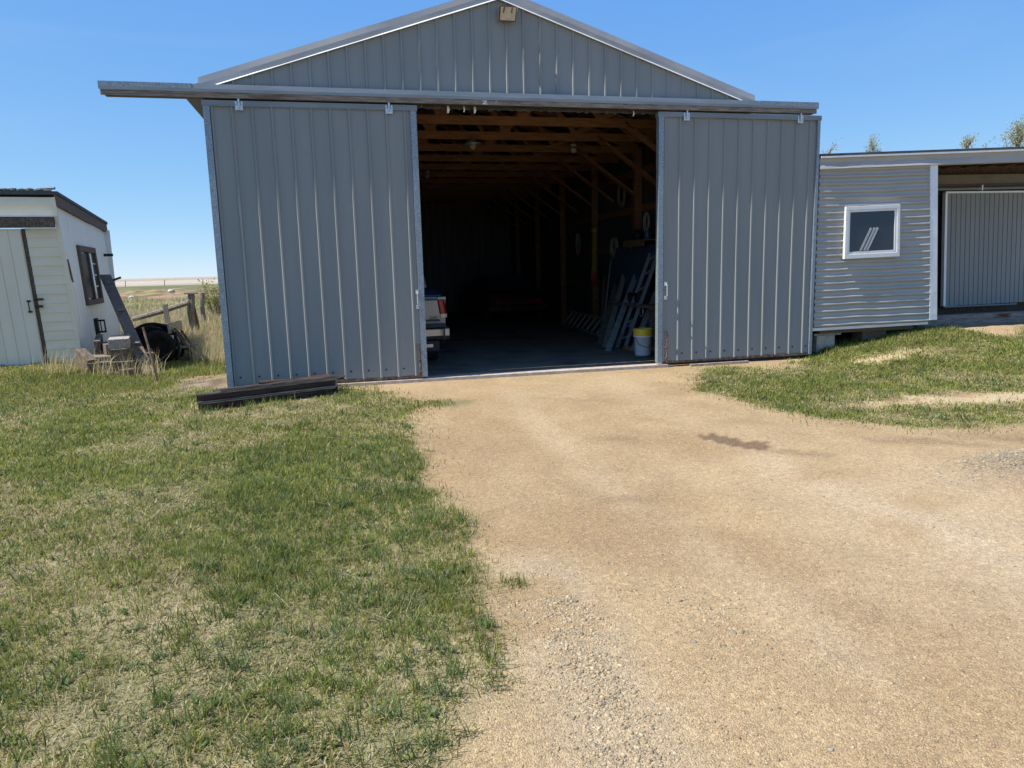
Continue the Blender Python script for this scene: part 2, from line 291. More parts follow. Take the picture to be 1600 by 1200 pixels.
bare = ((ell(x, y, 9.25, -.75, .9, .42, .1) < 1) | (ell(x, y, 8.1, -3.45, 1.6, .45, -.1) < 1)).astype(float)[:, None]
colr = mixc(colr, c3(.46, .37, .22), bare*.7*S(.35, .6, n2))
far = S(13, 22, y)[:, None]
meadow = mixc(c3(.17, .155, .065), c3(.26, .225, .11), S(.35, .65, n1)); mound = mixc(c3(.33, .22, .14), c3(.15, .105, .06), S(.35, .6, fbm(x, y, 1.6, 88, 3))[:, None])
mm = (S(24, 36, y)*S(66, 48, y))[:, None]*S(.30, .42, fbm(x, y, .28, 91))[:, None]
fc = mixc(meadow, mound, mm); gs = (S(50, 66, y))[:, None]; fc = mixc(fc, mixc(c3(.10, .115, .05), c3(.16, .16, .075), S(.35, .65, n1)), gs)
stub = mixc(c3(.30, .245, .18), c3(.38, .32, .24), S(.3, .7, fbm(x, y*3, .012, 95))[:, None]); stub = mixc(stub, c3(.40, .37, .31), (S(150, 180, y)*S(330, 240, y))[:, None]*.8)
fc = mixc(fc, stub, S(112, 128, y)[:, None]); colr = mixc(colr, fc, far)
ny, nx = GX.shape; idx = np.arange(nx*ny).reshape(ny, nx); F4 = np.stack([idx[:-1, :-1].ravel(), idx[:-1, 1:].ravel(), idx[1:, 1:].ravel(), idx[1:, :-1].ravel()], 1)
gmat = bpy.data.materials.new('ground_soil'); gmat.use_nodes = True; t = gmat.node_tree; L = t.links; b = t.nodes['Principled BSDF']; b.inputs['Roughness'].default_value = .95; b.inputs['Specular IOR Level'].default_value = .1
at = t.nodes.new('ShaderNodeAttribute'); at.attribute_name = 'col'; tc = t.nodes.new('ShaderNodeTexCoord')
def N(kind, scale, **k):
    n = t.nodes.new(kind); n.inputs['Scale'].default_value = scale
    for a, v in k.items(): n.inputs[a].default_value = v
    L.new(tc.outputs['Object'], n.inputs['Vector']); return n
vo = N('ShaderNodeTexVoronoi', 170); vo2 = N('ShaderNodeTexVoronoi', 75); no = N('ShaderNodeTexNoise', 320, Detail=3); no2 = N('ShaderNodeTexNoise', 26, Detail=6)
def math_(op, a, bb):
    n = t.nodes.new('ShaderNodeMath'); n.operation = op
    for i, q in enumerate((a, bb)):
        if isinstance(q, (int, float)): n.inputs[i].default_value = q
        else: L.new(q, n.inputs[i])
    return n.outputs[0]
sc1 = t.nodes.new('ShaderNodeSeparateColor'); L.new(vo.outputs['Color'], sc1.inputs[0]); sc2 = t.nodes.new('ShaderNodeSeparateColor'); L.new(vo2.outputs['Color'], sc2.inputs[0])
val = math_('ADD', math_('MULTIPLY', sc1.outputs[0], .52), math_('ADD', math_('MULTIPLY', no.outputs['Fac'], .55), math_('MULTIPLY', no2.outputs['Fac'], .62)))
val = math_('ADD', val, math_('MULTIPLY', math_('GREATER_THAN', sc2.outputs[1], .88), .22)); val = math_('ADD', val, .18)
vm = t.nodes.new('ShaderNodeVectorMath'); vm.operation = 'SCALE'; L.new(at.outputs['Color'], vm.inputs[0]); L.new(val, vm.inputs['Scale']); L.new(vm.outputs[0], b.inputs['Base Color'])
bh = math_('ADD', math_('MULTIPLY', vo.outputs['Distance'], -.9), math_('ADD', math_('MULTIPLY', no.outputs['Fac'], .45), math_('MULTIPLY', no2.outputs['Fac'], .25)))
bp = t.nodes.new('ShaderNodeBump'); bp.inputs['Strength'].default_value = .6; bp.inputs['Distance'].default_value = .009; L.new(bh, bp.inputs['Height']); L.new(bp.outputs[0], b.inputs['Normal'])
ground = bulk('ground', np.stack([x, y, z], 1), F4, None, gmat, colr, True); ground['kind'] = 'structure'

# ------------------------------------------------------------------ barn
RIB = .2286
def rib_profile(x0, x1, off=0., h=.018, minor=True, pitch=RIB):
    P = [(x0, 0.)]; k = math.floor((x0-off)/pitch)-1
    pts = []
    while off+k*pitch < x1+pitch:
        c = off+k*pitch
        pts += [(c-.020, 0), (c-.010, h), (c+.010, h), (c+.020, 0)]
        if minor:
            for q in (pitch/3, 2*pitch/3): pts += [(c+q-.016, 0), (c+q-.005, .0006), (c+q+.005, .0006), (c+q+.016, 0)]
        k += 1
    P += [p for p in pts if x0+.002 < p[0] < x1-.002]; P.append((x1, 0.)); return P
BX, ZE, SLP, RX = 7.35, 3.64, .33, 3.675         # width, eave height, slope, ridge x
def roofz(x_): return 4.85-SLP*abs(x_-RX)
YG, LB = .16, 14.9
barn = thing('steel_barn', 'tall grey ribbed steel barn with its big double sliding doors open on a dark interior', 'barn')
def fw(x0, x1, z0, z1, off=0.):
    m = MB(); pr = rib_profile(x0, x1, off); pr2 = []
    for a, bq in zip(pr[:-1], pr[1:]):
        pr2.append(a)
        if a[0] < RX < bq[0]: pr2.append((RX, a[1]+(bq[1]-a[1])*(RX-a[0])/(bq[0]-a[0])))
    pr2.append(pr[-1])
    def P(u, v, d): return (u, YG-d, z0+(z1(u)-z0)*v)
    return m.sheet(pr2, [0, .5, 1], P, .05)
m = fw(0, BX, 3.5, roofz, .115); a1 = fw(0, 1.235, 0, lambda u: 3.5); a2 = fw(6.115, BX, 0, lambda u: 3.5); m.add(a1.v, a1.f); m.add(a2.v, a2.f)
m.build('front_wall', STEEL, barn)
def wall_side(x0, sgn, name):
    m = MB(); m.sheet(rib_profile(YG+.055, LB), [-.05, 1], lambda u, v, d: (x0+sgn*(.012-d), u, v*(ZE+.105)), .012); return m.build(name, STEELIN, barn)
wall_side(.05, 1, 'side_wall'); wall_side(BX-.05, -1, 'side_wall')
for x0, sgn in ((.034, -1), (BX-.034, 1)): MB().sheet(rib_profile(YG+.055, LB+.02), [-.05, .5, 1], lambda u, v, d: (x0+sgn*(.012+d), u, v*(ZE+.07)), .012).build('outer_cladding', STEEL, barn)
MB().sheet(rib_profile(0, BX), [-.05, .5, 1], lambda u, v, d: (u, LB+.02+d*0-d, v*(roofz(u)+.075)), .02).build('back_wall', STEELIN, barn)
for sg in (-1, 1):
    def P(u, v, d, sg=sg):
        xr = RX+sg*v*(RX+.28); return (xr, u, 4.90-SLP*abs(xr-RX)+.04+d)
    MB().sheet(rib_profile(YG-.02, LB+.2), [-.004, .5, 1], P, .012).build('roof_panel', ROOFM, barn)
m = MB(); m.prism([(RX-.2, 4.90), (RX, 4.966), (RX+.2, 4.90), (RX+.2, 4.915), (RX, 4.985), (RX-.2, 4.915)], YG-.0, LB+.22, 'y'); m.map(lambda a, bq, c: (a, bq, c+.052)).build('ridge_cap', TRIM, barn)
for sg in (-1, 1):
    # rake trim: wide pale flashing up the gable, folded back at its foot
    xs = np.linspace(0, 1, 25); m = MB(); lip = MB(); rows = []
    xe = RX+.05
    for k, v in enumerate(xs):
        X = RX+sg*v*xe; zl = roofz(X); wob = .006*math.sin(9*v+sg)+.004*math.sin(23*v); rows.append([(X, YG-.030+wob*.4, zl-.0), (X, YG-.034+wob*.9, zl+.075), (X, YG-.028+wob*.5, zl+.152), (X, YG+.10, zl+.165), (X, YG+.10, zl+.02)])
    vs = [p for r in rows for p in r]; fs = []
    for k in range(24):
        for j in range(5): fs.append((k*5+j, k*5+(j+1) % 5, (k+1)*5+(j+1) % 5, (k+1)*5+j))
    fs += [(0, 1, 2, 3, 4), tuple(24*5+j for j in (4, 3, 2, 1, 0))]
    tr = m.add(vs, fs).build('rake_trim', TRIM, barn)
    pp = [(YG-.030, .016), (YG-.045, .002), (YG-.045, -.003), (YG-.030, -.003)]
    vs = [(X, a, roofz(X)+c) for X in (RX, RX+sg*xe) for a, c in pp]; lip.add(vs, [(0, 1, 2, 3), (7, 6, 5, 4), (0, 4, 5, 1), (1, 5, 6, 2), (2, 6, 7, 3), (3, 7, 4, 0)]).build('drip_edge', LIP, tr)
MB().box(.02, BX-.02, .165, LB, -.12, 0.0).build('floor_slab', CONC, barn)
MB().box(1.3, 6.0, -.07, .16, -.12, -.012).build('threshold', BLOCK, barn)
# sliding door track: flashing, weathered board, rail
XA, XB = -1.09, 8.30
m = MB(); m.prism([(-.042, 3.575), (-.076, 3.565), (-.076, 3.60), (-.068, 3.655), (.12, 3.70), (.12, 3.68), (-.05, 3.63)], XA, XB, 'x')
m.map(lambda a, bq, c: (a, bq+.004*math.sin(a*2.1), c+.004*math.sin(a*1.3))); m.build('header_flashing', GALVP, barn)
MB().box(XA+.01, XB-.02, -.066, -.043, 3.503, 3.564).build('header_board', WOODG, barn)
MB().box(XA+.02, XB-.03, -.042, .12, 3.548, 3.62).build('header_beam', WOODG, barn)
MB().box(XA+.05, XB-.05, -.041, .03, 3.498, 3.545).build('track_rail', DARKM, barn)
MB().box(XA-.004, -.10, -.079, -.066, 3.57, 3.652).build('flashing_end', GALV, barn); MB().box(7.35, XB+.003, -.079, -.066, 3.57, 3.652).build('flashing_end', GALV, barn)
m = MB(); 
for k in range(60):
    xx = 2.5+k*.058; dz = .018+.012*math.sin(k*2.7)+.01*random.random(); m.box(xx, xx+.054, .09, .105, 3.495-dz, 3.53)
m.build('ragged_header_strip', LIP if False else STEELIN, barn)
for xx, ww, ln in [(2.95, .035, .085), (3.16, .022, .07), (3.30, .03, .08), (5.51, .02, .07)]:
    MB().tube([(xx, .06, 3.50), (xx+.006, .055, 3.50-ln*.5), (xx-.004, .058, 3.50-ln)], [ww*.4, ww*.6, ww*.35], 6).build('insulation_scrap', VINYL, barn)
t_ = MB().box(3.545, 3.575, -.073, -.0665, 3.508, 3.56); t_.build('pale_peg', WOODP, barn)
MB().add([(3.385, -.0675, 3.552), (3.44, -.0675, 3.552), (3.44, -.0675, 3.538), (3.405, -.0675, 3.518), (3.445, -.0675, 3.518), (3.445, -.0675, 3.507), (3.385, -.0675, 3.507), (3.385, -.0675, 3.518), (3.42, -.0675, 3.541), (3.385, -.0675, 3.541)], [(0, 1, 2, 8, 9), (2, 3, 7, 8), (3, 4, 5, 6, 7)]).build('white_mark', LIP, barn, norm=False)

def sliding_door(x0, seed, le, re):
    H, W = 3.47, 2.53; rr = random.Random(seed); ph = [rr.uniform(0, 6) for _ in range(6)]
    def warp(u, v): return .010*math.sin(1.5*u+ph[0]+.4*v)+.004*math.sin(2.3*v+ph[1])
    pr = rib_profile(x0+le-.01, x0+W-re+.01, x0+.095)
    m = MB().sheet(pr, np.linspace(.03, H-.055, 13), lambda u, v, d: (u, -d-warp(u-x0, v) if False else -d+warp(u-x0, v)*.8, v), .045)
    dr = m.build('sliding_door', STEEL, barn)
    for a, w_ in ((x0, le), (x0+W-re, re)):
        e = MB()
        for k in range(8):
            z0, z1 = .012+k*(H-.02)/8, .012+(k+1)*(H-.02)/8
            e.add([(a, -.03, z0), (a+w_, -.03, z0), (a+w_, .055, z0), (a, .055, z0), (a, -.03, z1), (a+w_, -.03, z1), (a+w_, .055, z1), (a, .055, z1)], [(0, 1, 5, 4), (1, 2, 6, 5), (2, 3, 7, 6), (3, 0, 4, 7)]+([(0, 3, 2, 1)] if k == 0 else [])+([(4, 5, 6, 7)] if k == 7 else []))
        e.build('edge_trim', GALV, dr)
    MB().box(x0-.012, x0+W+.012, -.034, .06, H-.055, H+.012).build('top_rail', GALVP, dr)
    MB().box(x0+.08, x0+W-.05, -.010, .05, 0.0, .038).build('bottom_rail', RUST, dr)
    for xx in (x0+.41, x0+2.19):
        h_ = MB(); h_.box(xx-.045, xx+.045, -.042, -.0345, H-.10, H-.035); h_.box(xx-.045, xx-.02, -.042, -.0345, H-.035, H+.005); h_.box(xx+.02, xx+.045, -.042, -.0345, H-.035, H+.005)
        h_.box(xx-.012, xx+.012, -.056, -.042, H-.075, H+.035); h_.tube([(xx, -.06, H-.06), (xx, -.04, H-.06)], .012, 6); h_.build('track_hanger', ZINC, dr, .003)
    px = [p for p in np.arange(x0+.095+RIB*.28, x0+W-.08, RIB)]
    for q in px: MB().lathe([(0.0001, -.012), (.009, -.010), (.012, -.003), (.012, .002)], 0, 0, 8).map(lambda a, bq, c, q=q: (q+a, c-.004+warp(q-x0, .1)*.8, .135+bq)).build('screw', BLACK, dr)
    return dr
dl = sliding_door(0, 3, .075, .075); drr = sliding_door(5.85, 5, .075, .045)
def handle(x_, z0, z1, dr, m_):
    h_ = MB(); h_.box(x_-.02, x_+.02, -.045, -.03, z1-.03, z1+.03); h_.box(x_-.02, x_+.02, -.045, -.03, z0-.03, z0+.02)
    h_.tube([(x_, -.04, z0), (x_, -.085, z0+.02), (x_, -.085, z1-.02), (x_, -.04, z1)], .009, 8); h_.build('pull_handle', m_, dr)
handle(2.435, .95, 1.14, dl, ZINC); handle(5.965, .95, 1.14, drr, ZINC)
for xx, dr in ((2.43, dl), (5.985, drr)):
    b_ = MB(); b_.tube([(xx-.05, -.05, .47), (xx, -.05, .47), (xx, -.05, .02)], .008, 8)
    for zz in (.08, .24, .40): b_.box(xx-.02, xx+.02, -.06, -.025, zz-.012, zz+.012)
    b_.build('cane_bolt', RUST, dr)
# framing inside
pst = None
for X, sx in ((BX-.17, 1), (.17, -1)):
    for k in range(6):
        yy = 1.40+2.44*k; MB().box(X-.07, X+.07, yy-.07, yy+.07, 0, roofz(X)-.06).build('wall_post', WOOD, barn)
    for zz in (.25, 1.0, 1.75, 2.5, 3.2): MB().box(X+sx*.07, X+sx*.11, YG+.06, LB-.02, zz-.07, zz+.07).build('wall_girt', WOOD, barn)
tr0 = None
for k in range(11):
    yy = 1.40+1.22*k
    if tr0 is None:
        m = MB(); m.beam((.06, 0, 3.60), (BX-.06, 0, 3.60), .04, .125)
        for sg in (-1, 1):
            m.beam((RX, 0.0005, roofz(RX)-.06), (RX+sg*3.5, 0.0005, roofz(RX+sg*3.5)-.06), .038, .14)
            nodes = [(RX, 4.72), (RX+sg*.62, 3.66), (RX+sg*1.25, roofz(RX+1.25)-.1), (RX+sg*1.85, 3.66), (RX+sg*2.5, roofz(RX+2.5)-.1), (RX+sg*2.85, 3.66)]
            for a, c in zip(nodes[:-1], nodes[1:]): m.beam((a[0], .002, a[1]), (c[0], .002, c[1]), .034, .075)
            for n_ in nodes[1:]: m.box(n_[0]-.09, n_[0]+.09, -.024, -.0205, n_[1]-.07, n_[1]+.05)
        tr0 = m.build('roof_truss', WOOD, barn); tr0.location = (0, yy, 0)
        for sg in (-1, 1):
            kb = MB().beam((RX+sg*2.25, 0.03, 3.62), (RX+sg*3.5, 0.03, 2.75), .04, .14, (0, 1, 0)).map(lambda a, bq, c: (a, bq+.02, c)); kb.build('knee_brace', WOOD, tr0)
    else:
        c_ = copy_tree(tr0, barn); c_.location = (0, yy, 0)
for sg in (-1, 1):
    for k in range(6):
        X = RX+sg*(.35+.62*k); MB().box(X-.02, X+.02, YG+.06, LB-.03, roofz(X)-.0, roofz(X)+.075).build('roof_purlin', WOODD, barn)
# lamps
def flood():
    o = thing('flood_light', 'square beige flood light mounted high under the barn gable peak', 'flood light', (3.77, YG-.06, 4.655))
    h_ = MB(); h_.add([(-.115, -.02, -.09), (.115, -.02, -.09), (.115, .02, -.05), (-.115, .02, -.05), (-.115, -.11, .075), (.115, -.11, .075), (.115, .0, .105), (-.115, .0, .105)], [(0,3,2,1),(4,5,6,7),(0,1,5,4),(1,2,6,5),(2,3,7,6),(3,0,4,7)])
    h_.build('housing', DARKM, o, .008)
    h_ = MB(); h_.add([(-.10, -.0345, -.075), (.10, -.0345, -.075), (.10, -.112, .062), (-.10, -.112, .062)], [(0, 1, 2, 3)]); l_ = h_.map(lambda a, bq, c: (a, bq-.004, c-.003)).build('lens', LAMPG, o, norm=False)
    for sx in (-.055, .05): MB().beam((sx, -.122, .055), (sx-.006, -.088, -.005), .014, .006, (0, 1, 0)).build('lens_clip', RUST, l_)
    h_ = MB(); h_.box(.1155, .135, -.06, .055, .04, .085); h_.build('junction_box', LAMPG, o, .004); MB().box(-.03, .03, .0201, .06, -.03, .03).build('bracket', DARKM, o)
flood()
def bulb(x_, y_, label, big):
    o = thing('ceiling_lamp', label, 'lamp', (x_, y_, 3.50), 0, 'lamps under the barn trusses')
    MB().lathe([(.0001, .035), (.05, .03), (.055, .0), (.03, -.015)], 0, 0, 14).build('socket', CABLE, o, smooth=True)
    MB().lathe([(.03, -.018), (.055, -.05), (.06, -.085), (.035, -.12), (.0001, -.13)], 0, 0, 14).build('bulb', CABLE, o, smooth=True)
    if big:
        MB().lathe([(.06, .01), (.15, -.03), (.16, -.05), (.145, -.045)], 0, 0, 20).build('reflector', ALU, o, smooth=True); MB().tube([(-.3, .02, .03), (-.15, 0, .05), (0, 0, .035)], .008, 6).build('cord', BLACK, o)
bulb(3.74, 2.62, 'round metal reflector lamp under the trusses, nearest the left barn door', True); bulb(5.57, 2.85, 'bare white bulb under the trusses near the right side of the opening', False); bulb(3.45, 6.4, 'dim bare bulb deep in the barn, farthest back of the ceiling lamps', False)

# ------------------------------------------------------------------ pickup inside (rear only shows at the left of the opening)
tk = thing('pickup_truck', 'silver pickup truck parked inside the barn with only its right rear corner showing', 'pickup truck', (2.14, 1.02, 0))
m = MB(); prof = [(.06, .40), (.06, 1.0), (2.05, 1.02), (2.10, 1.50), (2.35, 1.56), (3.1, 1.55), (3.65, 1.07), (4.75, .98), (4.9, .8), (4.9, .42), (4.45, .36), (3.5, .36), (1.75, .34), (1.4, .36), (.6, .38)]
m.prism(prof, -.83, .83, 'x'); m.map(lambda a, bq, c: (a*(1-.14*max(0, c-1.0)/.55)*(1-.03*max(0, .6-c)/.3), bq, c)); m.build('body', SILVER, tk, .03)
m = MB().prism([(.05, .67), (.022, .70), (.018, .98), (.05, 1.035), (.10, 1.035), (.10, .67)], -.735, .735, 'x'); tg = m.build('tailgate', SILVER, tk, .006)
MB().box(-.70, .70, .0, .017, .985, 1.0).build('tailgate_gap', BLACK, tg); MB().box(-.10, .10, .004, .017, .80, .90).build('tailgate_latch', BLACK, tg, .004)
MB().prism([(.03, 1.04), (.03, 1.06), (.5, 1.13), (2.0, 1.13), (2.0, 1.04)], -.76, .76, 'x').build('bed_cover', NAVY, tk, .015)
for sg in (-1, 1):
    tl = MB().prism([(.70, .045), (.745, .0), (.80, .004), (.84, .06), (.84, .10), (.70, .10)] if sg > 0 else [(-.70, .045), (-.745, .0), (-.80, .004), (-.84, .06), (-.84, .10), (-.70, .10)], .78, .985, 'z').map(lambda a, bq, c: (a-sg*.03*(c-.78)/.2, bq, c)).build('tail_light', REDL, tk, .006)
    MB().prism([(sg*.70, .045), (sg*.745, .003), (sg*.80, .007), (sg*.84, .06), (sg*.84, .10), (sg*.70, .10)], .722, .7795, 'z').build('reverse_lens', AMBER, tl, .003)
    MB().box(sg*.70 if sg > 0 else -.83, .83 if sg > 0 else -.70, .02, .10, .985, 1.03).build('bed_corner', SILVER, tk, .01)
m = MB().prism([(-.10, .40), (-.135, .46), (-.135, .56), (-.10, .585), (.0, .585), (.0, .40)], -.86, .86, 'x').map(lambda a, bq, c: (a, bq+.12*max(0, abs(a)-.74)/.12, c)); bm_ = m.build('rear_bumper', CHROME, tk, .012)
MB().box(-.80, .80, -.11, .02, .588, .64).build('step_pad', BLACK, bm_, .008); MB().box(.755, .775, -.142, -.10, .40, .586).build('bumper_gap', BLACK, bm_)
MB().box(.45, .60, -.06, -.04, .30, .345).build('hitch_plate', ALU, tk); MB().box(-.7, .7, -.02, .05, .24, .38).build('hitch_bar', BLACK, tk)
fc_ = bpy.data.curves.new('lettering', 'FONT'); fc_.body = 'GMC'; fc_.size = .085; fc_.extrude = .004; fc_.space_character = 1.15
fo = bpy.data.objects.new('lettering_src', fc_); COL.objects.link(fo); bpy.context.view_layer.update()
me = bpy.data.meshes.new_from_object(fo.evaluated_get(bpy.context.evaluated_depsgraph_get())); bpy.data.objects.remove(fo)
lt = bpy.data.objects.new('lettering', me); me.materials.append(BLACK); COL.objects.link(lt); lt.parent = tg; lt.rotation_euler = (math.pi/2, 0, 0); lt.location = (.575, .014, .70); lt.scale = (.68, .8, 1)
for sx in (-.66, .66):
    for yy in (.85, 3.85):
        wv = MB().lathe([(.20, -.11), (.33, -.105), (.345, -.07), (.345, .07), (.33, .105), (.20, .11)], 0, 0, 24, 'x').map(lambda a, bq, c: (sx+a, yy+bq, .345+c)).build('wheel', RUBBER, tk, smooth=False)
        MB().lathe([(.0001, -.06), (.19, -.08), (.199, -.10), (.199, .10), (.19, .08), (.0001, .06)], 0, 0, 20, 'x').map(lambda a, bq, c: (sx+a, yy+bq, .345+c)).build('rim', ALU, wv)
MB().prism([(2.115, 1.08), (2.135, 1.46), (2.12, 1.47), (2.095, 1.08)], -.68, .68, 'x').build('rear_window', PANE, tk)
# dark car far back
ck = thing('parked_car', 'dark red car at the back of the barn with two faint red tail lights', 'car', (6.0, 8.9, 0))
MB().prism([(0, .28), (-.03, .55), (.05, .78), (.75, .82), (1.25, 1.22), (2.4, 1.24), (3.1, .85), (4.1, .72), (4.2, .45), (4.1, .25)], -.80, .80, 'x').map(lambda a, bq, c: (a*(1-.2*max(0, c-.8)/.45), bq, c)).build('body', CARP, ck, .04)
for sx in (-.45, .45): MB().box(sx-.17, sx+.17, -.055, -.01, .50, .60).build('tail_light', REDL, ck, .008)
MB().box(-.82, .82, -.09, .02, .32, .45).build('bumper', CARP, ck, .02); MB().box(-.2, .2, -.045, -.02, .52, .58).build('number_plate', BLACK, ck)
MB().prism([(.78, .84), (1.24, 1.19), (1.22, 1.20), (.74, .845)], -.6, .6, 'x').map(lambda a, bq, c: (a, bq-.01, c+.015)).build('rear_window', PANE, ck)
for sx in (-.7, .7):
    for yy in (.75, 3.3): MB().lathe([(.15, -.09), (.29, -.085), (.30, .085), (.15, .09)], 0, 0, 20, 'x').map(lambda a, bq, c: (sx+a, yy+bq, .30+c)).build('wheel', RUBBER, ck)

# ------------------------------------------------------------------ stored things along the right wall
bk = thing('bucket', 'white plastic pail with a yellow rim band on the floor by the right barn door', 'bucket', (6.05, .95, 0))
MB().lathe([(.0001, .004), (.118, .004), (.128, .03), (.140, .30), (.150, .302), (.150, .325), (.141, .327)], 0, 0, 28).build('pail', WHITEP, bk, smooth=True)
MB().lathe([(.143, .328), (.153, .329), (.155, .425), (.150, .43), (.143, .41), (.0001, .405)], 0, 0, 28).build('rim_band', YELL, bk)
MB().tube([(-.145, -.02, .30), (-.12, -.10, .20), (0, -.155, .145), (.11, -.115, .21), (.145, -.03, .30)], .004, 6).build('wire_handle', BLACK, bk)
def coil(name, loc, r, n, th, m_, label, cat='rope', sy=1.25, seed=1, tilt=0):
    o = MB(); rr = random.Random(seed)
    for k in range(n):
        a, bq = r*rr.uniform(.78, 1.08), r*sy*rr.uniform(.82, 1.08); oy, oz = rr.uniform(-.03, .03), -bq; ph = rr.uniform(-.12, .12); xo = -rr.uniform(.01, .07)
        o.tube([(xo, oy+a*math.sin(t), oz+bq*math.cos(t)+ph*a*math.sin(2*t)) for t in np.linspace(0, 2*math.pi, 28)[:-1]], th, 5, True)
    o = o.build(name, m_, None, smooth=True, norm=False); o.location = loc; tag(o, label, cat); return o
coil('rope_coil', (7.06, 4.25, 3.06), .17, 9, .006, ROPE, 'large tan rope coil hanging high beside the bright wall post', sy=1.45)
coil('cable_coil', (7.05, 4.62, 1.98), .17, 9, .005, CABLE, 'pale cable coil hanging in front of the blue panel, below the tan rope', 'cable', 1.15, 4)
coil('hose_coil', (7.02, 2.95, 2.36), .12, 4, .009, CABLE, 'white hose loop hanging above the small shelf by the right barn door', 'hose', 1.5, 7)
coil('extension_cord', (7.05, 6.95, 2.2), .10, 4, .007, CABLE, 'long white extension cord looped low on the wall, farthest back of the coils', 'cord', 2.6, 9)
s_ = MB(); 
for dy in (0, .05, .10): s_.beam((7.06-dy*.3, 5.85+dy, 2.2), (7.02, 5.80+dy*1.6, 1.28), .03, .008, (1, 0, 0))
s_.box(7.0, 7.06, 5.83, 5.98, 2.18, 2.24); tag(s_.build('tie_strap', YSTRAP), 'long yellow tie down straps hanging on the right barn wall', 'strap')
s_ = MB().blob((7.03, 5.95, 1.2), (.06, .11, .17), 5, 10, .2); tag(s_.build('work_jacket', REDCL, smooth=True), 'dark red cloth bundle hanging under the yellow straps', 'jacket')
sh = thing('wall_shelf', 'small wooden shelf on the first wall post by the right barn door', 'shelf', (7.02, 3.25, 1.86))
MB().box(-.16, .17, -.45, .52, 0, .022).build('board', WOOD, sh); MB().box(-.165, -.14, -.45, .52, -.10, -.001).build('front_apron', WOOD, sh); MB().beam((-.1, .4, -.02), (.14, .4, -.3), .03, .05).build('bracket', WOOD, sh)
def small(name, mb, m_, label, cat, bevel=0, smooth=False): return tag(mb.build(name, m_, None, bevel, smooth), label, cat)
small('power_tool', MB().blob((6.98, 3.35, 1.975), (.09, .14, .09), 3, 10, .2), BLACK, 'black bag-like tool lying on the small wall shelf', 'tool', smooth=True)
small('plastic_jug', MB().lathe([(.05, 1.884), (.06, 1.90), (.06, 2.03), (.025, 2.08), (.025, 2.11), (.0001, 2.112)], 7.05, 3.05, 14), BLUEB, 'blue plastic jug standing on the small wall shelf', 'jug', smooth=True)
# blue sheet leaning
small('blue_panel', MB().beam((6.72, 3.1, .02), (7.02, 3.1, 1.78), 1.9, .03, (1, 0, 0)).map(lambda a, bq, c: (a, bq+.45, c)), BLUEP, 'tall blue sheet panel leaning on the barn wall behind the ladder', 'panel')
def ladder(p, q, up, wd, n, m_, label, group=None, rail=.022, dep=.06):
    o = thing('ladder', label, 'ladder', p, 0, group); p, q = Vector(p), Vector(q); d = q-p; s = d.normalized().cross(Vector(up)).normalized()*wd/2
    for sg in (-1, 1): MB().beam(s*sg, d+s*sg, rail, dep, up).build('rail', m_, o)
    for k in range(n):
        c = d*((k+.6)/n); MB().beam(c-s*.97, c+s*.97, .03, .03, up).build('rung', m_, o)
    return o
ladder((6.12, 2.05, 0.01), (7.0, 2.6, 1.66), (-.9, 0, .4), .34, 6, ALU, 'tall aluminium ladder leaning in front of the blue panel')
ladder((6.45, 4.9, .05), (6.85, 8.6, .05), (0, 0, 1), .0001, 0, WOODG, 'x') if False else None
o = thing('slatted_rack', 'low rack of slanting pale slats against the right barn wall', 'rack', (6.6, 4.2, 0))
MB().beam((.12, 0, .34), (.35, 3.2, .34), .035, .06).build('top_rail', WOODZ, o); MB().beam((-.10, 0, .04), (.13, 3.2, .04), .035, .06).build('bottom_rail', WOODZ, o)
for k in range(8):
    a = .15+k*.41; MB().beam((-.10+.0718*a, a, .05), (.12+.0718*a, a-.1, .36), .02, .07, (0, 1, 0)).build('slat', WOODP, o)
bl = [((5.78, 1.78, .0), (6.95, 3.35, 1.22), .05, .10, ALU, 'aluminium channel leaning on the wall, nearest the camera of the leaning lengths'), ((5.92, 2.3, 0), (7.0, 4.0, 1.3), .045, .09, WOODZ, 'grey board leaning on the barn wall beside the aluminium channel'), ((6.0, 2.75, 0), (7.02, 4.4, 1.15), .03, .12, WOODD, 'dark wide plank leaning low on the barn wall'), ((6.1, 1.5, 0), (6.9, 2.3, .95), .04, .09, WOODZ, 'short grey board leaning under the workbench edge'), ((6.2, 3.2, 0), (7.05, 4.9, 1.55), .03, .03, ALU, 'thin pale pipe leaning on the barn wall, tallest of the leaning lengths'), ((6.3, 3.5, 0), (7.05, 5.3, 1.2), .05, .05, WOODD, 'dark square post leaning farthest back of the leaning lengths')]
for p, q, a, c, m_, lb in bl: tag(MB().beam(p, q, a, c, (1, 0, 0)).build('leaning_board' if m_ is not ALU else 'leaning_channel', m_), lb, 'board', 'lengths leaning on the right barn wall')
wb = thing('workbench', 'dark wooden workbench against the wall behind the right barn door', 'workbench', (6.85, 2.55, 0))
MB().box(-.42, .22, -1.1, .75, .70, .745).build('top', WOODD, wb)
for sx in (-.36, .16):
    for sy in (-1.0, .65): MB().box(sx-.04, sx+.04, sy-.04, sy+.04, 0, .698).build('leg', WOODD, wb)
MB().box(-.4, .2, -1.05, .7, .18, .20).build('lower_shelf', WOODD, wb)
small('toolbox', MB().box(6.55, 6.85, 2.3, 2.8, .748, .93), BLACK, 'black toolbox standing on the dark workbench', 'toolbox', .012)
small('storage_bin', MB().lathe([(.0001, .203), (.17, .203), (.20, .50), (.215, .505), (.215, .53), (.0001, .535)], 6.72, 1.95, 4), BLUEB, 'dark blue storage bin under the workbench behind the white pail', 'bin', .01)
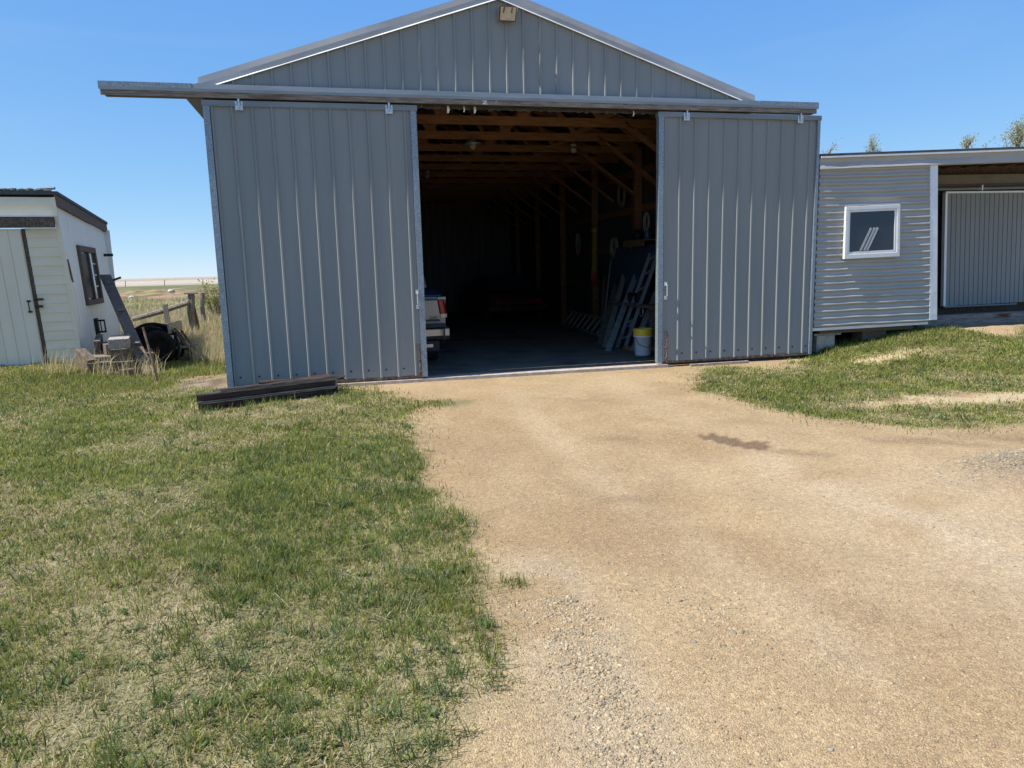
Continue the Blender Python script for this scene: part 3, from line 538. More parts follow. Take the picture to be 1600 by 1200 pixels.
small('cardboard_flap', MB().beam((6.35, 2.2, .36), (6.46, 2.25, .46), .02, .12, (0, 1, 0)), CABLE, 'pale paper packet wedged between leaning boards', 'packet')
small('orange_board', MB().box(6.12, 6.7, 1.5, 1.95, .004, .05), ORANGE, 'orange wooden board lying on the floor beside the white pail', 'board')
wr = MB().tube([(6.50, 2.05+.075*math.cos(t), .62+.085*math.sin(t)) for t in np.linspace(0, 6.28, 20)[:-1]], .008, 6, True); small('wire_ring', wr, ALU, 'thin metal ring hanging under the workbench top', 'ring')

# ------------------------------------------------------------------ right-hand metal sided shed
shed = thing('metal_sided_shed', 'low shed with horizontal corrugated metal siding, one window and an open bay', 'shed', (0, 0, 0))
def skew(X, Y, Z):
    ln = .075*np.clip((X-8.42)/2.1, 0, 1)*(Z-.42); return (X-ln, Y, Z+(X-8.4)*(.008+.0125*(Z-.42)))
P_ = .104; prof = []; zz = .40; k = 0
rr = random.Random(4)
while zz < 2.70:
    dz = P_*(1+.03*math.sin(k*1.7)); prof += [(zz, .0), (zz+.020, .026), (zz+.030, .030), (zz+.040, .028), (zz+.062, .006), (zz+dz-.002, .0)]; zz += dz; k += 1
prof.append((2.72, 0.))
cols = np.linspace(8.42, 10.50, 22)
def sid(u, v, d): return skew(v, .012-d-.004*math.sin(v*5.1+u*3)*(d > -.01)-.003*math.sin(v*13+u*1.7)*(d > -.01), u+.006*math.sin(v*2.3+.4*u)+.003*math.sin(v*7.7))
MB().sheet(prof, cols, sid, .05).build('front_siding', SIDE, shed)
m = MB(); m.box(8.42, 10.50, .02, .09, .355, .398).map(skew).build('base_trim', SIDEW, shed)
m = MB()   # dented fascia
NX = 90; rows = []
for i in range(NX+1):
    X = 8.40+6.4*i/NX; d = .020*fbm(np.array([X]), np.array([1.]), 1.7, 5)[0]+.022*fbm(np.array([X]), np.array([4.]), 5, 7)[0]-.02; e = .03*(fbm(np.array([X]), np.array([9.]), 3.2, 15)[0]-.5)
    am = .010+.030*float(S(11.6, 10.2, X)); zb = 2.82+e*1.3+.02*float(S(10.9, 11.5, X))
    rows.append([skew(X, q[0], q[1]) for q in ((-.002, 2.722), (-.012-am, 2.732), (-.010-am*.75-d*.6, 2.765+e*.5), (-.006-d*.8, zb), (-.014, zb+.018), (-.020, 2.885), (.10, 2.905), (.10, 2.73))])
vs = [p for r in rows for p in r]; nn = 8; fs = [(i*nn+j, i*nn+(j+1) % nn, (i+1)*nn+(j+1) % nn, (i+1)*nn+j) for i in range(NX) for j in range(nn)]+[tuple(range(nn)), tuple(NX*nn+j for j in reversed(range(nn)))]
m.add(vs, fs).build('fascia', SIDE, shed)
MB().box(8.40, 14.8, -.05, -.03, 2.887, 2.912).map(skew).build('fascia_cap', LIP, shed)
MB().box(10.50, 10.64, -.015, .12, .42, 2.73).map(skew).build('corner_post', SIDEW, shed, .004)
MB().box(8.40, 14.8, -.03, 4.6, 2.915, 2.95).map(skew).build('roof', STEELIN, shed)
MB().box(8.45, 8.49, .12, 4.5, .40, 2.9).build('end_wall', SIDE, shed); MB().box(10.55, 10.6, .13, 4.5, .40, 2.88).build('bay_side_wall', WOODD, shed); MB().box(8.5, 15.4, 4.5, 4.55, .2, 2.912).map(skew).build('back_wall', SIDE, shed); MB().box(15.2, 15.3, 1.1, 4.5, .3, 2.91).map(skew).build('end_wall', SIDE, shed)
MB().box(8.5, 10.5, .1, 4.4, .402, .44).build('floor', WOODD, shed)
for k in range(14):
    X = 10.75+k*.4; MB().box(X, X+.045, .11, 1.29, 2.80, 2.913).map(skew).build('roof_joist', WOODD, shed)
MB().box(10.6, 15.2, 1.30, 1.34, .21, 2.90).map(skew).build('bay_dark_sheet', WOODD, shed)  # dark sheet added behind the door so the bay stays dark
def tilt(X, Y, Z): return (X, Y, Z+.016*(X-12))
MB().box(10.7, 15.2, 1.16, 1.20, 2.665, 2.82).map(tilt).build('header_board', CREAMH, shed); MB().box(10.7, 15.2, 1.14, 1.19, 2.605, 2.663).map(tilt).build('header_beam', WOODB, shed); MB().tube([tilt(10.7, 1.08, 2.575), tilt(15.2, 1.08, 2.575)], .024, 10).build('track_pipe', GALVP, shed)
for X in (12.42, 13.9): MB().box(X-.015, X+.015, 1.05, 1.14, 2.54, 2.63).map(tilt).build('track_bracket', ZINC, shed)
pr = []; X = 11.86
while X < 15.1: pr += [(X, 0), (X+.082, 0), (X+.086, -.012), (X+.096, -.012)]; X += .1
sdv = MB().sheet(pr, [.56, 1.5, 2.50], lambda u, v, d: (u-.058*(v-.5), 1.10-d, v+.008*(u-11.8)), .04).build('sliding_door', STEEL, shed)
MB().box(11.82, 15.1, 1.085, 1.15, 2.50, 2.53).map(lambda a, bq, c: (a-.058*(c-.5), bq, c+.008*(a-11.8))).build('top_edge', SIDEW, sdv); MB().box(11.81, 11.855, 1.085, 1.15, .56, 2.50).map(lambda a, bq, c: (a-.058*(c-.5), bq, c+.008*(a-11.8))).build('side_edge', SIDEW, sdv); MB().box(11.83, 13.4, 1.08, 1.15, .535, .558).build('bottom_edge', GALVP, sdv)
MB().box(10.66, 15.2, .42, .62, .20, .46).build('sill_timber', WOODG, shed)
MB().box(10.62, 15.2, 1.21, 4.45, .2, .3).build('bay_floor', CONC, shed)
for yy in (.10, 1.5, 3): MB().box(8.6, 10.3, yy, yy+.09, .30, .352).build('floor_joist', WOODB, shed)
# window
wf = MB(); x0, x1, z0, z1 = 8.88, 9.89, 1.415, 2.18
for a in ((x0, x1, z0, z0+.065), (x0, x1, z1-.055, z1), (x0, x0+.055, z0+.0655, z1-.0555), (x1-.055, x1, z0+.0655, z1-.0555)): wf.box(a[0], a[1], -.054, .02, a[2], a[3])
wf = wf.map(lambda X, Y, Z: skew(X, Y, Z)).build('window', VINYL, shed, .004)
s2 = MB()
for a in ((x0+.056, x1-.056, z0+.066, z0+.10), (x0+.056, x1-.056, z1-.085, z1-.056), (x0+.056, x0+.088, z0+.1, z1-.085), (x1-.10, x1-.056, z0+.1, z1-.085)): s2.box(a[0], a[1], -.047, .015, a[2], a[3])
s2.map(skew).build('sash', VINYL, wf, .003); MB().box(x0+.09, x1-.10, -.040, .006, z0+.1, z1-.085).map(skew).build('pane', PANE, wf)
for k, a in enumerate((9.22, 9.27, 9.32)): MB().beam(skew(a, -.0095, z0+.13), skew(a+.17+.01*k, -.0095, z0+.43), .03-.006*k, .002, (0, 1, 0)).build('reflected_strip', VINYL, wf) if False else None
# pale strips laid over the pane stand in for reflections in the glass
for k, a in enumerate((9.17, 9.235, 9.29)): MB().beam(skew(a, -.0445, z0+.11), skew(a+.19, -.0445, z0+.44), .034, .006, (0, 1, 0)).build('reflection_strip', ALU, wf)
BLK = ((8.60, 8.90, .16, .34, 'tan concrete block under the left end of the metal sided shed', CONC), )
o = MB().box(8.58, 8.90, .13, .33, hz(8.74, .2)-.04, .265).build('concrete_block', BLOCK, None, .008); tag(o, 'tan concrete block under the left end of the metal sided shed', 'concrete block')
o = MB().box(8.52, 9.0, .12, .36, .267, .298).build('shim_board', WOODP, None, .003); tag(o, 'thin board lying on the tan concrete block under the shed', 'board')
o = MB().box(9.42, 9.86, .16, .40, hz(9.6, .2)-.03, .298).build('wood_block', WOODB, None, .006); tag(o, 'brown wooden block under the middle of the metal sided shed', 'wooden block')

# ------------------------------------------------------------------ small cream shed at left
ss = thing('garden_shed', 'small cream sided shed with slanting roof and dark framed side window', 'shed', (-2.54, 2.89, .08), math.radians(6.5))
def lean(X, Y, Z): return (X-.045*Z, Y, Z)
def rtop(Y): return 2.57-.045*Y
SL = 3.85
def lap(x0, x1, z0, z1, p, name):
    prof = []; zz = z0
    while zz < z1-.001:
        e = min(zz+p, z1); prof += [(zz, .016), (e-.004, .002)]; zz = e
    prof = [(z0, 0)]+prof+[(z1, 0)]
    return MB().sheet(prof, [x0, (x0+x1)/2, x1], lambda u, v, d: lean(v, .0-d, u), .04).build(name, CREAM, ss)
lap(-.44, -.03, 0, 2.115, .141, 'front_siding'); lap(-2.6, -1.46, 0, 2.115, .141, 'front_siding'); lap(-2.6, -.03, 2.285, 2.57, .15, 'upper_siding')
MB().box(-.03, .022, -.022, .03, 0, 2.57).map(lean).build('corner_trim', CREAM, ss)
MB().box(-2.7, -.035, -.10, -.005, 2.12, 2.275).map(lean).build('door_header', WOODD, ss, .004); MB().box(-1.2, -.035, -.105, -.0, 2.276, 2.286).map(lean).build('header_flashing', LIP, ss)
pr = []; X = -1.44
while X < -.50: pr += [(X, .0), (X+.006, -.01), (X+.012, 0), (X+.15, 0)]; X += .155
pr = [p for p in pr if p[0] < -.50]+[(-.495, 0)]
ds = MB().sheet(pr, [.02, 1, 2.09], lambda u, v, d: lean(u, -.045-d, v), .035).build('door', CREAMD, ss)
MB().box(-.494, -.444, -.005, .03, 0, 2.11).map(lean).build('door_jamb', WOODD, ss); MB().box(-1.45, -.49, -.05, -.012, 2.091, 2.105).map(lean).build('top_edge', LIP, ds)
h_ = MB(); h_.box(-.575, -.525, -.075, -.046, 1.02, 1.045); h_.box(-.575, -.525, -.075, -.046, .86, .885); h_.tube([(-.55, -.08, .87), (-.55, -.09, .90), (-.55, -.09, 1.01), (-.55, -.08, 1.04)], .009, 6); h_.map(lean).build('handle', BLACK, ds)
h_ = MB(); h_.box(-.47, -.36, -.055, -.02, 1.04, 1.07); h_.box(-.46, -.38, -.06, -.02, .93, .965); h_.map(lean).build('hasp', BLACK, ss)
prw = rib_profile(0.03, SL, .06, .006, False, .10)
MB().sheet(prw, [0, .33, .66, 1], lambda u, v, d: lean(0.0+d, u, v*(rtop(u)-.13)), .04).build('side_wall', PALE, ss)
MB().box(-2.6, 0, SL, SL+.04, 0, 2.3).build('back_wall', PALE, ss); MB().box(-2.64, -2.6, 0, SL, 0, 2.35).build('side_wall', PALE, ss)
MB().add([lean(x_, y_, rtop(y_)+dz) for dz in (-.13, .035) for x_, y_ in ((.008, -.02), (.05, -.02), (.05, SL+.16), (.008, SL+.16))], [(0,3,2,1),(4,5,6,7),(0,1,5,4),(1,2,6,5),(2,3,7,6),(3,0,4,7)]).build('side_fascia', WOODB, ss)
MB().add([lean(x_, y_, rtop(y_)+dz) for dz in (.037, .085) for x_, y_ in ((-2.75, -.03), (.07, -.03), (.07, SL+.17), (-2.75, SL+.17))], [(0,3,2,1),(4,5,6,7),(0,1,5,4),(1,2,6,5),(2,3,7,6),(3,0,4,7)]).build('roof', SHING, ss)
m = MB()
for k in range(26):
    X = -2.7+k*.105; m.blob(lean(X, -.015, 2.67), (.07, .03, .02+.012*random.random()), k, 5, .3)
m.build('curled_shingle', SHING, ss); MB().tube([lean(-.16, .04, 2.70), lean(.04, .0, 2.705)], .022, 8).build('vent_pipe', GALVP, ss)
wfr = MB()
for y0, y1, z0, z1 in ((1.0, 2.4, .90, .99), (1.0, 2.4, 1.80, 1.90), (1.0, 1.10, .991, 1.799), (2.30, 2.4, .991, 1.799), (1.66, 1.74, .991, 1.799)): wfr.box(-.01, .05, y0, y1, z0, z1)
wfr = wfr.map(lean).build('window', WOODB, ss, .004); MB().box(-.008, .012, 1.10, 2.30, .99, 1.80).map(lean).build('pane', PANEB, wfr); MB().box(.006, .022, 1.10, 1.66, 1.02, 1.78).map(lean).build('screen', BLACK, wfr)
for z_ in (1.2, 1.4, 1.6): MB().box(.0125, .02, 1.745, 2.295, z_, z_+.02).map(lean).build('blind_slat', VINYL, wfr)
vt = MB()
for k in range(5): vt.box(.0, .05-.004*k, 1.45+k*.03, 1.465+k*.03, .42+.01*k, .66-.015*k)
vt.box(.0, .13, 1.60, 1.625, .40, .43); vt.box(.0, .13, 1.60, 1.625, .60, .63); vt.box(.12, .14, 1.60, 1.625, .40, .63); vt.box(.06, .075, 1.60, 1.62, .43, .60); vt.box(-.01, .03, 1.42, 1.68, .38, .66); vt.map(lean).build('wall_vent', BLACK, ss)
MB().beam(lean(.012, .26, 1.30), lean(.012, .16, 1.65), .018, .03, (1, 0, 0)).build('iron_strap', RUST, ss)
MB().tube([lean(-.02, 3.45, 1.80), lean(.16, 3.45, 1.80)], .028, 8).build('pipe_stub', BLACK, ss); MB().tube([lean(-.02, 3.7, 1.28), lean(.2, 3.72, 1.36)], .022, 8).build('pipe_stub', BLACK, ss)

# ------------------------------------------------------------------ junk beside the small shed
def tim(cx, cy, z0, L_, w_, h_, rz, m_, label, tilt=0):
    o = MB().box(-w_/2, w_/2, -L_/2, L_/2, 0, h_).build('timber', m_, None, .006); o.location = (cx, cy, z0); o.rotation_euler = (tilt, 0, rz); return tag(o, label, 'timber', 'timbers piled by the small shed')
zb = hz(-1.95, 2.4)
tim(-1.83, 2.65, zb-.02, 1.1, .30, .20, .15, WOODD, 'lowest squared timber of the pile, at its right foot')
tim(-1.86, 2.70, zb+.182, 1.0, .24, .18, .10, WOODD, 'middle squared timber of the pile, dark end towards the lawn')
tim(-1.92, 2.72, zb+.365, .9, .28, .14, .22, WOODP, 'topmost pale squared timber of the pile')
tim(-2.20, 2.55, zb-.02, .9, .30, .20, .3, WOODD, 'dark rotting timber low in the middle of the pile')
tim(-2.16, 2.75, zb+.185, .8, .34, .06, .25, WOODZ, 'grey flat board on the dark timbers of the pile')
tim(-2.14, 2.85, zb+.25, .6, .18, .16, .5, WOODB, 'brown end block resting on the grey flat board')
tim(-2.36, 2.45, zb-.03, .5, .14, .34, .6, WOODD, 'stubby dark post leaning against the shed corner', .3)
tim(-1.66, 3.1, zb-.02, 1.0, .2, .26, .25, WOODD, 'dark timber at the back of the pile behind the leaning plank')
tim(-2.42, 2.75, zb+.0, .7, .10, .07, 1.2, WOODD, 'short dark stick added crosswise at the left foot of the pile', .12)  # this and the next three dark boards added to stand in for shade
tim(-2.02, 2.2, zb-.02, .8, .12, .07, .9, WOODD, 'thin dark board added in the grass in front of the pile', .05)
tim(-1.62, 2.25, zb-.02, .7, .16, .10, -.2, WOODD, 'added dark end board half sunk in grass under the leaning plank', .0)
tim(-2.30, 3.0, zb+.05, .5, .09, .45, .2, WOODD, 'added dark upright stub leaning against the wall behind the pile', .15)
lp = thing('leaning_plank', 'long dark grooved plank leaning from the grass onto the small shed window', 'plank', (-1.36, 2.0, hz(-1.36, 2.0)))
d = Vector((-2.66+1.36, 5.0-2.0, 1.52))
wd_ = Vector((d.y, -d.x, 0)).normalized(); up_ = wd_.cross(d).normalized()
if up_.z < 0: up_ = -up_
MB().beam((0, 0, -.05), d, .17, .04, up_).build('board', PLANK, lp)
for k, (a, c, m_) in enumerate(((-.062, .045, PLANK), (.066, .035, PLANK), (.005, .022, PLANK))): MB().beam(wd_*a+up_*-.02, d*(1-.015*k)+wd_*a+up_*-.02, c, .022, up_).build('edge_rail', m_, lp)
for f in (.28, .6, .9): MB().beam(d*f-wd_*.05+up_*.025, d*f+wd_*.05+up_*.035, .05, .02, up_).build('cleat', WOODZ, lp)
hc = MB(); rr = random.Random(3)
for k in range(9):
    a = rr.uniform(.30, .50); cx, cy = -1.78+rr.uniform(-.06, .06), 4.1+rr.uniform(-.2, .2); rz = rr.uniform(-.5, .5)
    hc.tube([(cx+a*math.cos(t)*math.cos(rz), cy+a*math.cos(t)*math.sin(rz)+.1*math.sin(2*t), .12+a*.95*math.sin(t)+.06) for t in np.linspace(-.5, 3.6, 26)], .022, 6)
hc.blob((-1.80, 4.2, .12), (.36, .25, .34), 8, 10, .2); tag(hc.build('hose_heap', MATTEB, smooth=True, norm=False), 'heap of black hose loops behind the leaning plank', 'hose heap')
tb = hz(-1.62, 3.55)
ty = thing('old_tyre', 'worn black tyre leaning against the black hose heap', 'tyre', (-1.60, 3.60, tb+.27), .35)
MB().lathe([(.165, -.07), (.235, -.095), (.285, -.075), (.295, 0), (.285, .075), (.235, .095), (.165, .07), (.165, -.07)], 0, 0, 28, 'x').map(lambda a, bq, c: (bq, a-.25*c, c)).build('tyre_casing', MATTEB, ty, smooth=True)
MB().lathe([(.0001, -.03), (.12, -.045), (.163, -.06), (.163, .06), (.12, .03), (.0001, .02)], 0, 0, 20, 'x').map(lambda a, bq, c: (bq, a-.25*c, c)).build('rim', RUST, ty)
cr = thing('broken_crate', 'broken wooden crate frame tipped over in the dry grass beyond the black hoses', 'crate', (-1.42, 4.1, hz(-1.42, 4.1)), .25)
for p, q, a, c, m_ in [((-.22, 0, 0), (-.06, 0, .56), .05, .08, WOODD), ((.30, 0, 0), (.02, .05, .58), .04, .09, WOODD), ((.42, .5, 0), (.12, .5, .55), .04, .08, WOODD), ((-.28, -.03, .22), (.36, .0, .26), .04, .1, WOODZ), ((.1, .02, .3), (.2, .5, .33), .03, .08, WOODD), ((.17, .02, .2), (.3, .5, .2), .03, .08, WOODD), ((.05, .02, .45), (.14, .5, .45), .03, .08, WOODD), ((-.08, -.06, .58), (.16, .52, .60), .17, .03, WOODP), ((-.3, .0, .02), (.35, .0, .05), .05, .07, WOODD)]: MB().beam(p, q, a, c, (0, 1, 0.01)).build('slat', m_, cr)
MB().beam((-.07, -.01, .27), (-.055, -.005, .46), .10, .01, (0, 1, 0)).build('white_board', VINYL, cr)
z_ = hz(-1.1, 1.25); tag(MB().tube([(-1.08, 1.22, z_-.1), (-1.15, 1.28, z_+.35), (-1.24, 1.36, z_+.78)], .016, 7).build('rusty_stake', RUST), 'thin rusty iron stake leaning in the lawn edge before the pile', 'stake')
def fpost(X, Y, ht, r, label, m_=WOODZ):
    z0 = hz(X, Y); o = MB(); pts = [(X+.02*math.sin(k*1.3), Y+.015*math.cos(k*2.1), z0-.15+k*(ht+.15)/6) for k in range(7)]
    o.tube(pts, [r*1.05, r*1.02, r, r*.98, r*1.0, r*.96, r*.9], 9); return tag(o.build('fence_post', m_), label, 'fence post', 'old posts beyond the small shed')
fpost(-1.90, 8.5, 1.02, .085, 'thick weathered fence post with a pale flat top'); tag(MB().box(-2.02, -1.74, 8.42, 8.60, hz(-1.9, 8.5)+1.02, hz(-1.9, 8.5)+1.06).build('post_cap_board', WOODP, None, .004), 'pale board scrap capping the thick weathered fence post', 'board')
fpost(-2.02, 10.6, .95, .07, 'thinner grey fence post standing behind the thick one')
o = MB().beam((-2.36, 8.3, hz(-2.36, 8.3)-.1), (-2.42, 8.3, hz(-2.4, 8.3)+.72), .10, .05, (0, 1, 0)).build('wooden_stake', WOODP); tag(o, 'pale split board stake standing against the sloping log rail', 'stake')
tag(MB().tube([(-3.15, 8.42, hz(-3.1, 8.4)+.33), (-2.5, 8.42, .66), (-1.93, 8.42, .83)], [.055, .06, .055], 8).build('log_rail', WOODZ), 'grey log rail sloping up to the thick fence post', 'rail')
tag(MB().beam((-1.78, 8.5, .02), (-1.88, 8.5, .85), .09, .04, (0, 1, 0)).build('brace_board', WOODB), 'brown brace board leaning on the back of the thick fence post', 'board')
# far stones, far fence
for X, Y, r, lb in [(-9.4, 43, .22, 'largest pale boulder on the brow of the brown bank'), (-14.4, 43, .36, 'pale boulder half hidden right behind the small shed'), (-9.6, 34, .16, 'pale stone low on the brown bank')]:
    o = MB().blob((X, Y, hz(X, Y)+r*.35), (r, r*.8, r*.62), int(Y), 10, .12).build('boulder', STONE, None, 0, True); tag(o, lb, 'boulder', 'boulders on the far bank')
ff = thing('wire_fence', 'distant low wire fence of thin dark posts along the stubble field', 'fence', (0, 0, 0))
for k in range(14):
    X = -52+k*5.5; MB().tube([(X, 112, hz(X, 112)-.1), (X+.1, 112, hz(X, 112)+.95)], .05, 5).build('post', WOODD, ff)
for zz in (.5, .95): MB().tube([(-53+k*6, 112, hz(-53+k*6, 112)+zz) for k in range(13)], .012, 4).build('wire', DARKM, ff)

# steel channels on the ground before the left door
def channel(p, q, h_, w_, label, rot=0):
    p, q = Vector(p), Vector(q); L_ = (q-p).length; d = (q-p).normalized(); t_ = .008
    m = MB().prism([(0, 0), (-w_, 0), (-w_, t_), (-t_, t_), (-t_, h_-t_), (-w_, h_-t_), (-w_, h_), (0, h_)], 0, L_, 'x').map(lambda a, bq, c: (a, bq+w_, c)).build('steel_channel', DARKM)
    m.location = p; m.rotation_euler = (rot, -math.asin(d.z), math.atan2(d.y, d.x)); 
    for zz in (.0005, h_-.0135): MB().box(0, L_, -.0018, .0, zz, zz+.013).build('lit_edge', EDGEM, m)  # bare-metal strips, paler to paint the light the flange edges catch
    return tag(m, label, 'steel channel', 'steel channels stacked before the left door')
zc = hz(.6, -.9)
channel((-.12, -1.24, zc-.01), (1.33, -.70, zc+.0), .10, .09, 'rusty dark steel channel at the bottom front of the stack')
channel((-.13, -1.25, zc+.095), (1.36, -.69, zc+.105), .095, .09, 'rusty steel channel topmost at the front of the stack')
channel((-.10, -1.08, zc-.0), (1.38, -.52, zc+.0), .10, .09, 'dark steel channel in the bottom row behind the front pair')
channel((.02, -1.08, zc+.105), (1.28, -.42, zc+.125), .085, .08, 'steel channel lying askew across the back of the stack', .15)
channel((.50, -.98, zc+.20), (1.46, -.36, zc+.13), .055, .06, 'short thin steel channel slanting on top of the stack', .1)
channel((-.02, -.92, zc+.02), (1.30, -.38, zc+.02), .05, .12, 'flat thin steel channel half hidden at the back of the stack')
channel((.10, -1.17, zc+.195), (1.40, -.64, zc+.20), .03, .05, 'narrow thin steel channel resting along the top front of the stack', .05)
# pale strip on the ground before the right door, twig
tag(MB().box(6.32, 7.25, -.14, -.10, -.045, -.018).build('batten', WOODP, None, .002), 'thin pale wooden batten lying along the foot of the right barn door', 'batten')

# ------------------------------------------------------------------ foliage
LEAF = attr_mat('leaf', .7, .35); BLADE = attr_mat('grass_blade', .5, .45, .3)
def leaves(P, size, cols, seed):
    r = np.random.default_rng(seed); n = len(P); a = r.normal(size=(n, 3)); a /= np.linalg.norm(a, axis=1)[:, None]; b_ = np.cross(a, r.normal(size=(n, 3))); b_ /= np.linalg.norm(b_, axis=1)[:, None]
    s = size*r.uniform(.6, 1.3, (n, 1)); V = np.stack([P-a*s, P+b_*s*.5, P+a*s, P-b_*s*.5], 1).reshape(-1, 3); F = np.arange(n*4).reshape(n, 4)
    c = cols[r.integers(0, len(cols), n)]*r.uniform(.75, 1.25, (n, 1)); return V, F, np.repeat(c, 4, 0)
def tree(X, Y, H, spread, label, seed, dens=1., green=True, low=.25, group='trees beyond the shed roof', name='poplar_tree', cat='tree', lsize=.045):
    r = random.Random(seed); z0 = hz(X, Y); o = thing(name, label, cat, (X, Y, z0), 0, group); m = MB(); tips = []
    pts = [(0, 0, -.2), (.08, 0, H*.3), (.0, .08, H*.6), (.05, 0, H*.92)]; m.tube(pts, [H*.016, H*.013, H*.008, H*.003], 7)
    for k in range(int(16*dens)+8):
        f = r.uniform(low, .93); a = r.uniform(0, 6.28); ln = spread*(1.15-f)*r.uniform(.7, 1.3); b0 = Vector((.05*math.sin(f*6), .03, H*f)); d = Vector((math.cos(a), math.sin(a), r.uniform(.9, 2.2))).normalized()
        p1 = b0+d*ln*.5+Vector((r.uniform(-.1, .1), r.uniform(-.1, .1), 0)); p2 = b0+d*ln+Vector((0, 0, ln*.25)); m.tube([b0, p1, p2], [H*.005, H*.003, H*.0012], 5)
        for j in range(5):
            s0 = b0.lerp(p2, r.uniform(.35, 1)); e = s0+Vector((r.gauss(0, 1), r.gauss(0, 1), abs(r.gauss(.6, .6)))).normalized()*ln*r.uniform(.2, .5); m.tube([s0, e], [H*.0014, H*.0006], 4)
            for q in range(3): tips.append(s0.lerp(e, .3+.35*q))
    m.build('trunk', BARK, o, norm=False)
    T = np.array([tuple(p) for p in tips]); rg = np.random.default_rng(seed); nl = int(4*dens+.6)
    T = np.repeat(T, max(nl, 1), 0)+rg.normal(size=(len(T)*max(nl, 1), 3))*spread*.07
    cols = np.array([(.30, .33, .15), (.38, .37, .20), (.25, .28, .12), (.42, .38, .24)])
    V, F, c = leaves(T, lsize, cols, seed); cw = bulk('crown', V, F, None, LEAF, c); cw.parent = o; return o
tree(24.9, 22, 7.0, 1.6, 'bare twiggy tree top just right of the right barn door', 21, .5, lsize=.04); tree(28.9, 24, 7.6, 1.7, 'budding tree rising above the middle of the shed window wall', 22, 1.1); tree(27.9, 24.6, 6.7, 1.3, 'small budding tree top left beside the taller tree over the window wall', 28, .7)
tree(34.9, 24, 8.0, 1.6, 'thin sparse tree top above the open shed bay', 23, .7, lsize=.05); tree(36.4, 24.4, 7.3, 1.2, 'short leafy tree top between the sparse tree and the fullest one', 24, 1.0); tree(36.0, 22, 7.9, 2.1, 'fullest budding tree top at the far right over the shed bay', 25, 1.7); tree(37.8, 22.6, 7.8, 1.9, 'budding tree top half cut off by the right picture edge', 26, 1.5)
# shrub left of the barn
def shrub(X, Y, H, R_, label, seed, n):
    z0 = hz(X, Y); o = thing('wild_shrub', label, 'shrub', (X, Y, z0)); r = random.Random(seed); m = MB(); tips = []
    for k in range(38):
        a = r.uniform(0, 6.28); q = R_*math.sqrt(r.random()); h_ = H*r.uniform(.55, 1.05)*(1-.3*q/R_); p0 = Vector((q*.35*math.cos(a), q*.35*math.sin(a), 0)); p2 = Vector((q*math.cos(a), q*math.sin(a), h_)); p1 = p0.lerp(p2, .5)+Vector((r.uniform(-.08, .08), r.uniform(-.08, .08), .05)); m.tube([p0, p1, p2], [.012, .008, .003], 5)
        for j in range(10): tips.append(p1.lerp(p2, r.random())+Vector((r.gauss(0, .07), r.gauss(0, .07), r.gauss(0, .07))))
    m.build('stems', BARK, o, norm=False); T = np.array([tuple(p) for p in tips]); T = np.repeat(T, n, 0)+np.random.default_rng(seed).normal(size=(len(T)*n, 3))*.06
    V, F, c = leaves(T, .030, np.array([(.26, .27, .08), (.34, .32, .12), (.18, .21, .06), (.40, .36, .17)]), seed); cw = bulk('foliage', V, F, None, LEAF, c); cw.parent = o
shrub(-1.98, 13.2, 1.5, .62, 'yellow green wild shrub beside the back left side of the barn', 31, 6)

# ------------------------------------------------------------------ grass
CPn = np.array(CP); CRn, CUn, CFn = np.array(CR), np.array(CU), np.array(CF)
def inview(x, y, mrg=.18):
    d = np.stack([x-CPn[0], y-CPn[1], -.1-CPn[2]+0*x], 1); zc = d@CFn; u = (d@CRn)/np.maximum(zc, .05); v = (d@CUn)/np.maximum(zc, .05)
    return (zc > .5) & (np.abs(u) < .708+mrg) & (v > -.531-mrg)
def blades(x, y, h, wd, lean_, col, seed, jz=0., base=.35):
    r = np.random.default_rng(seed); n = len(x); z0 = hg(x, y)-.004+jz; az = r.uniform(0, 2*np.pi, n); face = az+np.pi/2+r.normal(0, .5, n)
    dx, dy = np.cos(az), np.sin(az); sx, sy = np.cos(face)*wd/2, np.sin(face)*wd/2; l1, l2 = lean_*base, lean_
    b0 = np.stack([x, y, z0], 1); s_ = np.stack([sx, sy, 0*sx], 1)
    mid = b0+np.stack([dx*h*np.sin(l1)*.55, dy*h*np.sin(l1)*.55, h*np.cos(l1)*.55], 1); tip = mid+np.stack([dx*h*np.sin(l2)*.5, dy*h*np.sin(l2)*.5, h*np.cos(l2)*.5], 1)
    V = np.stack([b0-s_, b0+s_, mid+s_*.85, mid-s_*.85, tip], 1).reshape(-1, 3); i = np.arange(n)*5
    F4 = np.stack([i, i+1, i+2, i+3], 1); F3 = np.stack([i+3, i+2, i+4], 1); return V, F4, F3, np.repeat(col, 5, 0)
def join(parts):
    V, A, B, C = [], [], [], []; o = 0
    for v, a, b_, c in parts: V.append(v); A.append(a+o); B.append(b_+o); C.append(c); o += len(v)
    return np.concatenate(V), np.concatenate(A), np.concatenate(B), np.concatenate(C)
def scatter(n, x0, x1, y0, y1, seed):
    r = np.random.default_rng(seed); return r.uniform(x0, x1, n), r.uniform(y0, y1, n), r
def pal(r, n, pals, w_):
    k = r.choice(len(pals), n, p=np.array(w_)/sum(w_)); return np.array(pals)[k]*r.uniform(.75, 1.25, (n, 1))
GREENS = [(.21, .235, .044), (.275, .29, .055), (.125, .170, .042), (.31, .295, .080), (.15, .20, .075)]; STRAWS = [(.50, .42, .225), (.60, .51, .30), (.38, .29, .135), (.47, .40, .21)]
parts = []
